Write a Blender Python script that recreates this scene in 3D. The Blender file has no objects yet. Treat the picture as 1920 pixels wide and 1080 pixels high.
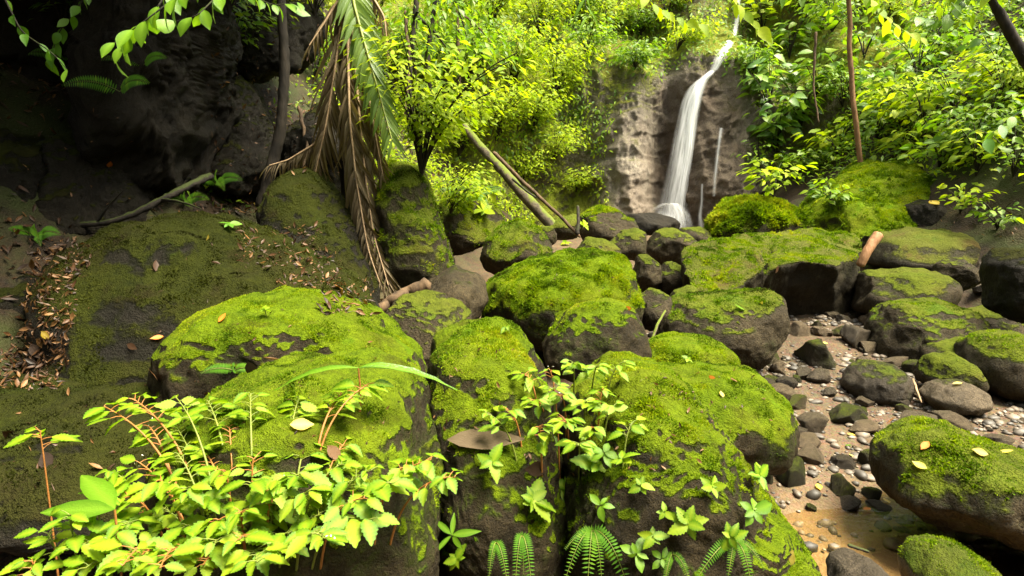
import bpy, bmesh, math, random
import numpy as np
from mathutils import Vector, Matrix

# ------------------------------------------------------------------ camera, world, sun, exposure
R = math.radians
scene = bpy.context.scene
col = scene.collection
CAM_Z, PITCH, LENS = 1.7, R(8.0), 22.0
FPX = 1920 * LENS / 36.0
cam_d = bpy.data.cameras.new('camera'); cam = bpy.data.objects.new('camera', cam_d); col.objects.link(cam)
cam.location = (0, 0, CAM_Z); cam.rotation_euler = (R(90) - PITCH, 0, 0)
cam_d.lens = LENS; cam_d.sensor_width = 36; cam_d.clip_start = 0.05; cam_d.clip_end = 500
scene.camera = cam

SUN_EL, SUN_AZ = R(64), R(112)          # azimuth measured from +Y (into the picture) towards +X
world = bpy.data.worlds.new('World'); scene.world = world; world.use_nodes = True
wn = world.node_tree.nodes; wl = world.node_tree.links
sky = wn.new('ShaderNodeTexSky'); sky.sky_type = 'NISHITA'; sky.sun_disc = False
sky.sun_elevation = SUN_EL; sky.sun_rotation = SUN_AZ; sky.dust_density = 4.0; sky.air_density = 1.0; sky.ozone_density = 0.4
hsv = wn.new('ShaderNodeHueSaturation'); hsv.inputs['Saturation'].default_value = 0.12
wl.new(sky.outputs[0], hsv.inputs['Color'])
bg = wn['Background']; wl.new(hsv.outputs[0], bg.inputs[0]); bg.inputs[1].default_value = 0.06
sun_d = bpy.data.lights.new('sun', 'SUN'); sun = bpy.data.objects.new('sun', sun_d); col.objects.link(sun)
sun_d.energy = 2.8; sun_d.angle = R(30); sun_d.color = (1.0, 0.91, 0.70)
sv = Vector((math.sin(SUN_AZ) * math.cos(SUN_EL), math.cos(SUN_AZ) * math.cos(SUN_EL), math.sin(SUN_EL)))
sun.rotation_euler = sv.to_track_quat('Z', 'Y').to_euler()
sun.location = (3, 2, 20)
vs = scene.view_settings
vs.view_transform = 'Standard'; vs.look = 'None'; vs.gamma = 1.0; vs.use_curve_mapping = False
vs.exposure = 2.8
scene.render.engine = 'CYCLES'
scene.cycles.use_denoising = True
scene.cycles.max_bounces = 8; scene.cycles.diffuse_bounces = 4; scene.cycles.transparent_max_bounces = 16
scene.cycles.transmission_bounces = 4; scene.cycles.glossy_bounces = 2
scene.cycles.caustics_reflective = False; scene.cycles.caustics_refractive = False

rng = np.random.default_rng(7)
random.seed(7)

# ------------------------------------------------------------------ helpers
CP, SP = math.cos(PITCH), math.sin(PITCH)
def ray(px, py):
    a = (px - 960) / FPX; b = (540 - py) / FPX
    return np.array([a, CP + b * SP, -SP + b * CP])
def P(px, py, Y):
    d = ray(px, py); t = Y / d[1]
    return np.array([d[0] * t, Y, CAM_Z + d[2] * t])

def _hash(ix, iy, iz, seed):
    with np.errstate(over='ignore'):
        h = (ix.astype(np.int64) * 374761393 + iy.astype(np.int64) * 668265263 + iz.astype(np.int64) * 1440662683 + seed * 974711) & 0xFFFFFFFF
        h = ((h ^ (h >> 13)) * 1274126177) & 0xFFFFFFFF
        h = ((h ^ (h >> 15)) * 2246822519) & 0xFFFFFFFF
        h = h ^ (h >> 16)
    return h.astype(np.float64) / 4294967295.0 * 2 - 1
def vnoise(p, seed=0):
    p = np.asarray(p, float); i = np.floor(p).astype(np.int64); f = p - i
    u = f * f * f * (f * (f * 6 - 15) + 10)
    x, y, z = i[:, 0], i[:, 1], i[:, 2]; ux, uy, uz = u[:, 0], u[:, 1], u[:, 2]
    def H(a, b, c): return _hash(x + a, y + b, z + c, seed)
    x00 = H(0,0,0) * (1-ux) + H(1,0,0) * ux; x10 = H(0,1,0) * (1-ux) + H(1,1,0) * ux
    x01 = H(0,0,1) * (1-ux) + H(1,0,1) * ux; x11 = H(0,1,1) * (1-ux) + H(1,1,1) * ux
    return (x00 * (1-uy) + x10 * uy) * (1-uz) + (x01 * (1-uy) + x11 * uy) * uz
def fbm(p, octv=4, seed=0, gain=0.5, lac=2.03):
    p = np.asarray(p, float); s = 0; a = 1; tot = 0
    for k in range(octv):
        s = s + a * vnoise(p, seed + k * 17); tot += a; a *= gain; p = p * lac + 3.7
    return s / tot
def ridged(p, octv=4, seed=0):
    p = np.asarray(p, float); s = 0; a = 1; tot = 0
    for k in range(octv):
        s = s + a * (1 - 2 * np.abs(vnoise(p, seed + k * 13))); tot += a; a *= 0.5; p = p * 2.07 + 1.3
    return s / tot
def sstep(x, a, b):
    t = np.clip((x - a) / (b - a), 0, 1); return t * t * (3 - 2 * t)

def mesh_np(name, V, F, mat=None, attrs=None, smooth=True):
    V = np.ascontiguousarray(V, dtype=np.float32); F = np.ascontiguousarray(F, dtype=np.int32)
    me = bpy.data.meshes.new(name); n, (m, k) = len(V), F.shape
    me.vertices.add(n); me.vertices.foreach_set('co', V.ravel())
    me.loops.add(m * k); me.loops.foreach_set('vertex_index', F.ravel())
    me.polygons.add(m); me.polygons.foreach_set('loop_start', np.arange(0, m * k, k, dtype=np.int32))
    if smooth: me.polygons.foreach_set('use_smooth', np.ones(m, dtype=bool))
    me.update(calc_edges=True)
    for an, av in (attrs or {}).items():
        at = me.attributes.new(an, 'FLOAT', 'POINT'); at.data.foreach_set('value', np.ascontiguousarray(av, dtype=np.float32))
    if mat: me.materials.append(mat)
    return me
def link(name, me, parent=None, loc=None):
    o = bpy.data.objects.new(name, me); col.objects.link(o)
    if parent is not None: o.parent = parent
    if loc is not None: o.location = loc
    return o
def tag(o, label=None, cat=None, group=None, kind=None):
    if label: o['label'] = label
    if cat: o['category'] = cat
    if group: o['group'] = group
    if kind: o['kind'] = kind
    return o
def thing(name, loc, label, cat, group=None):
    o = bpy.data.objects.new(name, None); col.objects.link(o); o.location = loc; o.empty_display_size = 0.1
    return tag(o, label, cat, group)
def vnormals(V, F):
    n = np.zeros_like(V)
    a, b, c = V[F[:, 0]], V[F[:, 1]], V[F[:, 2]]
    fn = np.cross(b - a, c - a)
    for k in range(F.shape[1]):
        for ax in range(3): n[:, ax] += np.bincount(F[:, k], fn[:, ax], len(V))
    l = np.linalg.norm(n, axis=1, keepdims=True); return n / np.maximum(l, 1e-12)

# ------------------------------------------------------------------ materials
def new_mat(name):
    m = bpy.data.materials.new(name); m.use_nodes = True
    nt = m.node_tree; nt.nodes.clear()
    out = nt.nodes.new('ShaderNodeOutputMaterial')
    return m, nt, out
def nd(nt, t, **kw):
    n = nt.nodes.new(t)
    for k, v in kw.items():
        if k.startswith('_'): setattr(n, k[1:], v)
        else: n.inputs[k].default_value = v
    return n
def ramp(nt, fac, stops, interp='LINEAR'):
    r = nt.nodes.new('ShaderNodeValToRGB'); r.color_ramp.interpolation = interp
    e = r.color_ramp.elements
    while len(e) < len(stops): e.new(0.5)
    for i, (p, c) in enumerate(stops):
        e[i].position = p; e[i].color = (c[0], c[1], c[2], 1)
    nt.links.new(fac, r.inputs[0]); return r.outputs[0]
def mathn(nt, op, a, b=None, c=None, clamp=False):
    n = nt.nodes.new('ShaderNodeMath'); n.operation = op; n.use_clamp = clamp
    for i, v in enumerate((a, b, c)):
        if v is None: continue
        if isinstance(v, (int, float)): n.inputs[i].default_value = v
        else: nt.links.new(v, n.inputs[i])
    return n.outputs[0]
def mixc(nt, f, a, b, blend='MIX'):
    n = nt.nodes.new('ShaderNodeMix'); n.data_type = 'RGBA'; n.blend_type = blend
    for i, v in ((0, f), (6, a), (7, b)):
        if isinstance(v, (int, float)): n.inputs[i].default_value = v
        elif isinstance(v, tuple): n.inputs[i].default_value = (v[0], v[1], v[2], 1)
        else: nt.links.new(v, n.inputs[i])
    return n.outputs[2]
def noise(nt, co, scale, detail=5, rough=0.6, out=0):
    n = nd(nt, 'ShaderNodeTexNoise', Scale=scale, Detail=detail, Roughness=rough); nt.links.new(co, n.inputs['Vector']); return n.outputs[out]

def rock_material(name, dark, light, moss_dark, moss_light, rough=0.65, patch=None, wet=0.15, scale=1.0):
    m, nt, out = new_mat(name)
    co = nd(nt, 'ShaderNodeTexCoord').outputs['Object']
    at = nd(nt, 'ShaderNodeAttribute', _attribute_name='moss').outputs['Fac']
    n1 = noise(nt, co, 5 * scale, 8, 0.65); n2 = noise(nt, co, 38 * scale, 6, 0.7); n3 = noise(nt, co, 150 * scale, 4, 0.7)
    nbig = noise(nt, co, 1.7 * scale, 4, 0.6)
    rc = ramp(nt, mathn(nt, 'ADD', mathn(nt, 'MULTIPLY', n1, 0.6), mathn(nt, 'MULTIPLY', n2, 0.4)), [(0.33, dark), (0.66, light)])
    if patch: rc = mixc(nt, ramp(nt, nbig, [(0.5, (0,0,0)), (0.62, (1,1,1))]), rc, patch)
    rc = mixc(nt, ramp(nt, n3, [(0.35, (1,1,1)), (0.55, (0,0,0))]), rc, dark)
    mc = ramp(nt, mathn(nt, 'ADD', mathn(nt, 'MULTIPLY', n2, 0.5), mathn(nt, 'MULTIPLY', n1, 0.5)), [(0.32, moss_dark), (0.68, moss_light)])
    mc = mixc(nt, mathn(nt, 'MULTIPLY', ramp(nt, nbig, [(0.42, (0,0,0)), (0.66, (1,1,1))]), 0.55), mc, (moss_light[0] * 0.75, moss_light[1] * 0.55, moss_light[2] * 1.6))
    nb2 = noise(nt, co, 3.1 * scale, 5, 0.65)
    mc = mixc(nt, mathn(nt, 'MULTIPLY', ramp(nt, nb2, [(0.56, (0,0,0)), (0.66, (1,1,1))]), 0.75), mc, (moss_dark[0] * 1.9, moss_dark[1] * 1.0, moss_dark[2] * 2.5))
    mc = mixc(nt, mathn(nt, 'MULTIPLY', ramp(nt, nb2, [(0.30, (1,1,1)), (0.42, (0,0,0))]), 0.6), mc, (moss_light[0] * 0.45, moss_light[1] * 0.75, moss_light[2] * 0.7))
    mk = mathn(nt, 'ADD', at, mathn(nt, 'MULTIPLY', mathn(nt, 'SUBTRACT', n2, 0.5), 1.3))
    mk = mathn(nt, 'ADD', mk, mathn(nt, 'MULTIPLY', mathn(nt, 'SUBTRACT', n1, 0.5), 0.7))
    mask = ramp(nt, mk, [(0.24, (0,0,0)), (0.40, (0.35,0.35,0.35)), (0.66, (1,1,1))])
    oi = nd(nt, 'ShaderNodeObjectInfo').outputs['Random']
    if name == 'stream_stone': rc = mixc(nt, 1.0, rc, ramp(nt, oi, [(0.0, (0.55, 0.52, 0.5)), (0.5, (1.0, 0.95, 0.9)), (0.8, (1.5, 1.35, 1.15)), (1.0, (2.0, 1.75, 1.5))]), 'MULTIPLY')
    c = mixc(nt, mask, rc, mc)
    film = ramp(nt, mk, [(-0.0, (0,0,0)), (0.36, (1,1,1))])
    c = mixc(nt, mathn(nt, 'MULTIPLY', mathn(nt, 'MULTIPLY', film, 0.62), mathn(nt, 'SUBTRACT', 1.0, mask)), c, (moss_dark[0] * 0.95, moss_dark[1] * 0.72, moss_dark[2] * 2.0))
    wt = nd(nt, 'ShaderNodeAttribute', _attribute_name='wetness').outputs['Fac']
    wm = ramp(nt, mathn(nt, 'ADD', wt, mathn(nt, 'MULTIPLY', mathn(nt, 'SUBTRACT', n1, 0.5), 0.9)), [(0.3, (0,0,0)), (0.7, (1,1,1))])
    c = mixc(nt, wm, c, mixc(nt, 1.0, c, (0.66, 0.60, 0.55), 'MULTIPLY'))
    bs = nd(nt, 'ShaderNodeBsdfPrincipled')
    nt.links.new(c, bs.inputs['Base Color'])
    rr = mixc(nt, mask, (rough, rough, rough), (0.95, 0.95, 0.95)); nt.links.new(rr, bs.inputs['Roughness'])
    sp = mixc(nt, mask, (wet, wet, wet), (0.08, 0.08, 0.08)); nt.links.new(sp, bs.inputs['Specular IOR Level'])
    h = mathn(nt, 'ADD', mathn(nt, 'MULTIPLY', n2, 0.6), mathn(nt, 'MULTIPLY', n3, 0.35))
    h = mathn(nt, 'ADD', h, mathn(nt, 'MULTIPLY', n1, 0.8))
    h = mathn(nt, 'ADD', h, mathn(nt, 'MULTIPLY', mask, 0.35))
    mb = noise(nt, co, 75 * scale, 3, 0.75); h = mathn(nt, 'ADD', h, mathn(nt, 'MULTIPLY', mathn(nt, 'MULTIPLY', mb, mask), 1.0))
    bp = nd(nt, 'ShaderNodeBump', Strength=0.9, Distance=0.035 / scale); nt.links.new(h, bp.inputs['Height']); nt.links.new(bp.outputs[0], bs.inputs['Normal'])
    nt.links.new(bs.outputs[0], out.inputs[0]); return m

MD, ML = (0.03, 0.058, 0.002), (0.17, 0.245, 0.005)
M = {}
M['rock_front'] = rock_material('mossy_rock', (0.008, 0.006, 0.0028), (0.056, 0.040, 0.017), MD, ML)
M['rock_mid'] = rock_material('mossy_grey_rock', (0.012, 0.009, 0.0045), (0.085, 0.064, 0.032), (0.035, 0.052, 0.005), (0.15, 0.185, 0.014), scale=0.6)
M['rock_slab'] = rock_material('mossy_slab_rock', (0.009, 0.007, 0.0035), (0.050, 0.039, 0.020), (0.06, 0.075, 0.012), (0.135, 0.15, 0.02), scale=0.6)
M['rock_stream'] = rock_material('stream_stone', (0.024, 0.020, 0.014), (0.15, 0.125, 0.088), (0.03, 0.045, 0.005), (0.11, 0.135, 0.015), rough=0.5)
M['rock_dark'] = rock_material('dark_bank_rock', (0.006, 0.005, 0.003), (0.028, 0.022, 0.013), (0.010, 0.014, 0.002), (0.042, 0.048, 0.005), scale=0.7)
M['cliff'] = rock_material('wet_cliff_rock', (0.09, 0.075, 0.056), (0.33, 0.285, 0.225), (0.09, 0.12, 0.01), (0.26, 0.30, 0.03), rough=0.5, patch=(0.20, 0.16, 0.12), scale=0.32)

def leaf_material(name, c1, c2, c3, trans=0.45, rough=0.45, veins=True, spec=0.4, stops=None):
    """c1..c3: colour range over leaves (object random or the tint attribute)"""
    m, nt, out = new_mat(name)
    oi = nd(nt, 'ShaderNodeObjectInfo').outputs['Random']
    ti = nd(nt, 'ShaderNodeAttribute', _attribute_name='tint').outputs['Fac']
    f = mathn(nt, 'FRACT', mathn(nt, 'ADD', mathn(nt, 'MULTIPLY', oi, 1.0), ti))
    c = ramp(nt, ti if stops else f, stops or [(0.0, c1), (0.55, c2), (1.0, c3)])
    co = nd(nt, 'ShaderNodeTexCoord').outputs['Object']
    nn = noise(nt, co, 14, 4, 0.6)
    c = mixc(nt, mathn(nt, 'MULTIPLY', nn, 0.5), c, (c1[0] * 0.6, c1[1] * 0.6, c1[2] * 0.6), 'MIX')
    if name in ('bright_herb_leaf', 'seedling_leaf', 'glossy_broad_leaf'):
        c = mixc(nt, mathn(nt, 'MULTIPLY', ramp(nt, noise(nt, co, 5, 5, 0.7), [(0.62, (0,0,0)), (0.70, (1,1,1))]), 0.7), c, (0.20, 0.13, 0.02))
    if veins:
        vn = nd(nt, 'ShaderNodeAttribute', _attribute_name='vein').outputs['Fac']
        c = mixc(nt, mathn(nt, 'MULTIPLY', vn, 0.5), c, (min(1, c3[0] * 1.5), min(1, c3[1] * 1.35), c3[2] * 2.0))
    bs = nd(nt, 'ShaderNodeBsdfPrincipled', Roughness=rough); nt.links.new(c, bs.inputs['Base Color'])
    bs.inputs['Specular IOR Level'].default_value = spec
    bp = nd(nt, 'ShaderNodeBump', Strength=0.25, Distance=0.01); nt.links.new(noise(nt, co, 40, 3, 0.5), bp.inputs['Height']); nt.links.new(bp.outputs[0], bs.inputs['Normal'])
    tr = nd(nt, 'ShaderNodeBsdfTranslucent')
    tc = mixc(nt, 1.0, c, (1.5, 1.5, 0.55), 'MULTIPLY'); nt.links.new(tc, tr.inputs[0])
    mx = nd(nt, 'ShaderNodeMixShader'); mx.inputs[0].default_value = trans
    nt.links.new(bs.outputs[0], mx.inputs[1]); nt.links.new(tr.outputs[0], mx.inputs[2]); nt.links.new(mx.outputs[0], out.inputs[0])
    return m
M['begonia'] = leaf_material('bright_herb_leaf', (0.065, 0.18, 0.005), (0.13, 0.26, 0.007), (0.25, 0.35, 0.012), 0.42, 0.40, spec=0.3)
M['seedling'] = leaf_material('seedling_leaf', (0.07, 0.18, 0.008), (0.11, 0.24, 0.01), (0.16, 0.30, 0.015), 0.45, 0.35)
M['fern'] = leaf_material('fern_leaf', (0.07, 0.19, 0.012), (0.11, 0.27, 0.015), (0.18, 0.33, 0.02), 0.4, 0.45, veins=False)
M['lime'] = leaf_material('lime_shrub_leaf', (0.16, 0.26, 0.006), (0.30, 0.40, 0.010), (0.42, 0.48, 0.02), 0.5, 0.55, veins=False, spec=0.2)
M['green'] = leaf_material('green_shrub_leaf', (0.08, 0.18, 0.008), (0.17, 0.29, 0.012), (0.28, 0.38, 0.018), 0.5, 0.45, veins=False, spec=0.35)
M['pale'] = leaf_material('glossy_broad_leaf', (0.07, 0.17, 0.02), (0.15, 0.27, 0.03), (0.24, 0.35, 0.04), 0.4, 0.42, veins=False, spec=0.45)
M['dark_leaf'] = leaf_material('dark_canopy_leaf', (0.03, 0.09, 0.01), (0.05, 0.13, 0.012), (0.09, 0.18, 0.015), 0.45, 0.4, veins=False)
M['palm_green'] = leaf_material('palm_leaflet_green', (0.10, 0.17, 0.03), (0.13, 0.21, 0.035), (0.17, 0.25, 0.04), 0.35, 0.4, veins=False)
M['palm_dead'] = leaf_material('palm_leaflet_dead', (0.10, 0.070, 0.036), (0.20, 0.150, 0.085), (0.33, 0.265, 0.165), 0.25, 0.7, veins=False, spec=0.2)
M['litter'] = leaf_material('dead_leaf', (0.018, 0.010, 0.005), (0.085, 0.036, 0.011), (0.26, 0.13, 0.04), 0.15, 0.55, veins=False)
M['yellow'] = leaf_material('yellow_leaf', (0.45, 0.30, 0.02), (0.55, 0.42, 0.03), (0.60, 0.50, 0.10), 0.3, 0.45)
M['orange'] = leaf_material('orange_leaf', (0.50, 0.14, 0.01), (0.55, 0.18, 0.012), (0.6, 0.22, 0.02), 0.25, 0.45)
M['tuft'] = leaf_material('moss_tuft', (0.03, 0.06, 0.002), (0.16, 0.21, 0.006), (0.28, 0.31, 0.012), 0.35, 0.8, veins=False, spec=0.1, stops=[(0.0, (0.035, 0.028, 0.005)), (0.15, (0.04, 0.06, 0.003)), (0.38, (0.065, 0.130, 0.002)), (0.60, (0.16, 0.25, 0.004)), (0.82, (0.29, 0.37, 0.007)), (1.0, (0.36, 0.36, 0.02))])
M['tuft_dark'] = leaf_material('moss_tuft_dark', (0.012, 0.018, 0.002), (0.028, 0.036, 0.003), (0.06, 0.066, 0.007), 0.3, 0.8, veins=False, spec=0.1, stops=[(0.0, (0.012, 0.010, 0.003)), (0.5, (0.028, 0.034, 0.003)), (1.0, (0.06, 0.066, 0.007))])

def plain_material(name, c1, c2, scale=20, rough=0.7, stretch=(1,1,1), bump=0.3, moss=None):
    m, nt, out = new_mat(name)
    co = nd(nt, 'ShaderNodeTexCoord').outputs['Object']
    mp = nd(nt, 'ShaderNodeMapping'); mp.inputs['Scale'].default_value = stretch; nt.links.new(co, mp.inputs[0])
    n1 = noise(nt, mp.outputs[0], scale, 6, 0.65)
    c = ramp(nt, n1, [(0.35, c1), (0.68, c2)])
    if moss:
        geo = nd(nt, 'ShaderNodeNewGeometry'); sx = nd(nt, 'ShaderNodeSeparateXYZ'); nt.links.new(geo.outputs['Normal'], sx.inputs[0])
        k = mathn(nt, 'ADD', sx.outputs[2], mathn(nt, 'MULTIPLY', mathn(nt, 'SUBTRACT', noise(nt, co, scale * 0.5, 5), 0.5), 2.0))
        c = mixc(nt, ramp(nt, k, [(0.35, (0,0,0)), (0.6, (1,1,1))]), c, moss)
    bs = nd(nt, 'ShaderNodeBsdfPrincipled', Roughness=rough); nt.links.new(c, bs.inputs['Base Color'])
    bs.inputs['Specular IOR Level'].default_value = 0.3
    bp = nd(nt, 'ShaderNodeBump', Strength=bump, Distance=0.02); nt.links.new(n1, bp.inputs['Height']); nt.links.new(bp.outputs[0], bs.inputs['Normal'])
    nt.links.new(bs.outputs[0], out.inputs[0]); return m
M['stem_red'] = plain_material('red_stem', (0.22, 0.10, 0.02), (0.36, 0.14, 0.04), 30, 0.5)
M['stem_green'] = plain_material('green_stem', (0.10, 0.14, 0.02), (0.18, 0.2, 0.03), 30, 0.5)
M['bark'] = plain_material('brown_bark', (0.035, 0.022, 0.012), (0.13, 0.08, 0.04), 14, 0.85, (1,1,0.25), 0.8)
M['bark_dark'] = plain_material('dark_bark', (0.010, 0.008, 0.006), (0.035, 0.027, 0.018), 14, 0.85, (1,1,0.3), 0.8, moss=(0.03, 0.04, 0.006))
M['bark_red'] = plain_material('reddish_bark', (0.12, 0.06, 0.025), (0.24, 0.13, 0.06), 16, 0.8, (1,1,0.2), 0.6)
M['bark_pale'] = plain_material('mossy_pale_bark', (0.035, 0.028, 0.016), (0.14, 0.11, 0.065), 9, 0.85, (1,1,1), 0.9, moss=(0.085, 0.11, 0.008))
M['wood_orange'] = plain_material('broken_wood', (0.16, 0.075, 0.03), (0.32, 0.17, 0.08), 18, 0.75, (1,1,0.2), 0.7)
M['rachis'] = plain_material('dry_rachis', (0.20, 0.13, 0.07), (0.36, 0.25, 0.14), 20, 0.7)
M['flower'] = plain_material('white_petal', (0.7, 0.68, 0.6), (0.8, 0.78, 0.72), 20, 0.6)
M['grey_stone'] = plain_material('smooth_grey_stone', (0.20, 0.21, 0.22), (0.30, 0.31, 0.32), 8, 0.45, bump=0.1)

# ground: brown silt in the bed, dark leaf mould on the banks
def ground_material():
    m, nt, out = new_mat('stream_soil')
    co = nd(nt, 'ShaderNodeTexCoord').outputs['Object']
    bank = nd(nt, 'ShaderNodeAttribute', _attribute_name='bank').outputs['Fac']
    n1 = noise(nt, co, 3, 8, 0.65); n2 = noise(nt, co, 30, 6, 0.7)
    vor = nd(nt, 'ShaderNodeTexVoronoi', Scale=55); nt.links.new(co, vor.inputs['Vector'])
    silt = ramp(nt, mathn(nt, 'ADD', mathn(nt, 'MULTIPLY', n1, 0.5), mathn(nt, 'MULTIPLY', n2, 0.5)), [(0.34, (0.038, 0.026, 0.014)), (0.66, (0.145, 0.096, 0.052))])
    grit = mixc(nt, 0.35, silt, vor.outputs['Color'], 'MULTIPLY')
    soil = ramp(nt, mathn(nt, 'ADD', mathn(nt, 'MULTIPLY', n1, 0.5), mathn(nt, 'MULTIPLY', n2, 0.5)), [(0.36, (0.007, 0.005, 0.0025)), (0.62, (0.040, 0.024, 0.010))])
    soil = mixc(nt, ramp(nt, noise(nt, co, 1.1, 5), [(0.46, (0,0,0)), (0.58, (1,1,1))]), soil, (0.026, 0.032, 0.005))
    sand = nd(nt, 'ShaderNodeAttribute', _attribute_name='sand').outputs['Fac']
    grit = mixc(nt, mathn(nt, 'MULTIPLY', sand, 0.85), grit, ramp(nt, n1, [(0.3, (0.17, 0.11, 0.052)), (0.7, (0.33, 0.225, 0.115))]))
    c = mixc(nt, bank, grit, soil)
    bs = nd(nt, 'ShaderNodeBsdfPrincipled', Roughness=0.8); nt.links.new(c, bs.inputs['Base Color'])
    bs.inputs['Specular IOR Level'].default_value = 0.25
    h = mathn(nt, 'ADD', mathn(nt, 'MULTIPLY', n2, 0.6), mathn(nt, 'MULTIPLY', vor.outputs['Distance'], -0.5))
    bp = nd(nt, 'ShaderNodeBump', Strength=0.8, Distance=0.02); nt.links.new(h, bp.inputs['Height']); nt.links.new(bp.outputs[0], bs.inputs['Normal'])
    nt.links.new(bs.outputs[0], out.inputs[0]); return m
M['ground'] = ground_material()

def pool_material():
    m, nt, out = new_mat('shallow_water')
    co = nd(nt, 'ShaderNodeTexCoord').outputs['Object']
    mp = nd(nt, 'ShaderNodeMapping'); mp.inputs['Scale'].default_value = (1.0, 2.2, 1); mp.inputs['Rotation'].default_value = (0, 0, 0.35); nt.links.new(co, mp.inputs[0])
    bp = nd(nt, 'ShaderNodeBump', Strength=0.35, Distance=0.02); nt.links.new(noise(nt, mp.outputs[0], 9, 4, 0.6), bp.inputs['Height'])
    tr = nd(nt, 'ShaderNodeBsdfTransparent'); tr.inputs[0].default_value = (0.97, 0.90, 0.74, 1)
    gl = nd(nt, 'ShaderNodeBsdfGlossy', Roughness=0.08); nt.links.new(bp.outputs[0], gl.inputs['Normal'])
    fr = nd(nt, 'ShaderNodeFresnel', IOR=1.33); nt.links.new(bp.outputs[0], fr.inputs['Normal'])
    mx = nd(nt, 'ShaderNodeMixShader'); nt.links.new(fr.outputs[0], mx.inputs[0]); nt.links.new(tr.outputs[0], mx.inputs[1]); nt.links.new(gl.outputs[0], mx.inputs[2])
    nt.links.new(mx.outputs[0], out.inputs[0]); return m
M['pool'] = pool_material()

def fall_material():
    m, nt, out = new_mat('falling_water')
    u = nd(nt, 'ShaderNodeAttribute', _attribute_name='across').outputs['Fac']
    v = nd(nt, 'ShaderNodeAttribute', _attribute_name='along').outputs['Fac']
    k = nd(nt, 'ShaderNodeAttribute', _attribute_name='flow').outputs['Fac']
    cx = nd(nt, 'ShaderNodeCombineXYZ'); nt.links.new(mathn(nt, 'MULTIPLY', u, 2.4), cx.inputs[0]); nt.links.new(mathn(nt, 'MULTIPLY', v, 0.5), cx.inputs[1])
    n1 = noise(nt, cx.outputs[0], 2.2, 5, 0.6)
    edge = mathn(nt, 'SUBTRACT', 1.0, mathn(nt, 'POWER', mathn(nt, 'ABSOLUTE', u), 1.3), clamp=True)
    a = mathn(nt, 'MULTIPLY', ramp(nt, n1, [(0.30, (0.22,0.22,0.22)), (0.66, (1,1,1))]), edge)
    a = mathn(nt, 'MULTIPLY', a, k, clamp=True)
    df = nd(nt, 'ShaderNodeBsdfDiffuse'); df.inputs[0].default_value = (0.86, 0.88, 0.88, 1)
    tl = nd(nt, 'ShaderNodeBsdfTranslucent'); tl.inputs[0].default_value = (0.86, 0.88, 0.88, 1)
    w = nd(nt, 'ShaderNodeMixShader'); w.inputs[0].default_value = 0.35; nt.links.new(df.outputs[0], w.inputs[1]); nt.links.new(tl.outputs[0], w.inputs[2])
    tr = nd(nt, 'ShaderNodeBsdfTransparent')
    mx = nd(nt, 'ShaderNodeMixShader'); nt.links.new(a, mx.inputs[0]); nt.links.new(tr.outputs[0], mx.inputs[1]); nt.links.new(w.outputs[0], mx.inputs[2])
    nt.links.new(mx.outputs[0], out.inputs[0]); return m
M['fall'] = fall_material()

# ------------------------------------------------------------------ terrain
XL = ([-20, 0, 3, 6, 8, 12, 14, 20], [-3.2, -2.9, -2.5, -1.7, -1.0, 0.2, 0.7, 0.7])
XR = ([-20, 0, 4, 8, 10, 12, 14, 20], [3.4, 3.8, 5.0, 4.9, 4.5, 4.3, 4.6, 4.6])
def height(x, y, want_bank=False):
    x = np.asarray(x, float); y = np.asarray(y, float)
    zs = np.interp(y, [-60, -10, 3, 5, 8, 13, 16, 60], [-2.0, -0.4, 0, 0.12, 0.45, 1.0, 1.3, 1.3])
    dl = np.maximum(0, np.interp(y, *XL) - x); dr = np.maximum(0, x - np.interp(y, *XR)); db = np.maximum(0, y - 15.6)
    sl = np.sqrt(dl * dl + 0.16) - 0.4; sr = np.sqrt(dr * dr + 0.16) - 0.4
    bank = np.clip((dl + dr + db) / 0.5, 0, 1)
    p = np.stack([x.ravel(), y.ravel(), np.zeros(x.size)], 1)
    n = fbm(p * 0.8, 4, 3).reshape(x.shape); n2 = fbm(p * 3.1, 4, 9).reshape(x.shape)
    rise = 1.3 * sl + 1.12 * sr + 1.8 * db
    rise = 16 * (1 - np.exp(-rise / 16))
    z = zs + rise + bank * (0.35 * n + 0.10 * n2) + (1 - bank) * (0.05 * n + 0.03 * n2)
    pool = np.exp(-(((x - 2.2) / 1.7) ** 2 + ((y - 2.35 + 0.35 * n + 0.2 * n2) / 1.05) ** 2) ** 2)
    z = z - 0.10 * pool
    return (z, bank, pool) if want_bank else z
def h1(x, y): return float(height(np.array([x]), np.array([y]))[0])
def ground_hit(px, py, y0=1.2, y1=25):
    d = ray(px, py); Y = np.linspace(y0, y1, 700); t = Y / d[1]
    x = d[0] * t; z = CAM_Z + d[2] * t
    g = height(x, Y); k = np.nonzero(z < g)[0]
    i = k[0] if len(k) else len(Y) - 1
    return np.array([x[i], Y[i], g[i]])
def warp(n, lo, hi, c, dens):
    t = np.linspace(-1, 1, n); s = np.sinh(t * dens) / np.sinh(dens)
    return np.where(s < 0, c + s * (c - lo), c + s * (hi - c))
gx = warp(260, -60, 60, 0.5, 3.2); gy = warp(260, -50, 60, 5.0, 3.2)
GX, GY = np.meshgrid(gx, gy, indexing='xy')
GZ, GB, GP = height(GX, GY, True)
nx, ny = len(gx), len(gy)
idx = np.arange(nx * ny).reshape(ny, nx)
GF = np.stack([idx[:-1, :-1].ravel(), idx[:-1, 1:].ravel(), idx[1:, 1:].ravel(), idx[1:, :-1].ravel()], 1)
ground = link('ground', mesh_np('ground', np.stack([GX.ravel(), GY.ravel(), GZ.ravel()], 1), GF, M['ground'], {'bank': GB.ravel(), 'sand': GP.ravel()}))
tag(ground, 'brown stream bed rising into leaf strewn soil banks', kind='structure')

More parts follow.
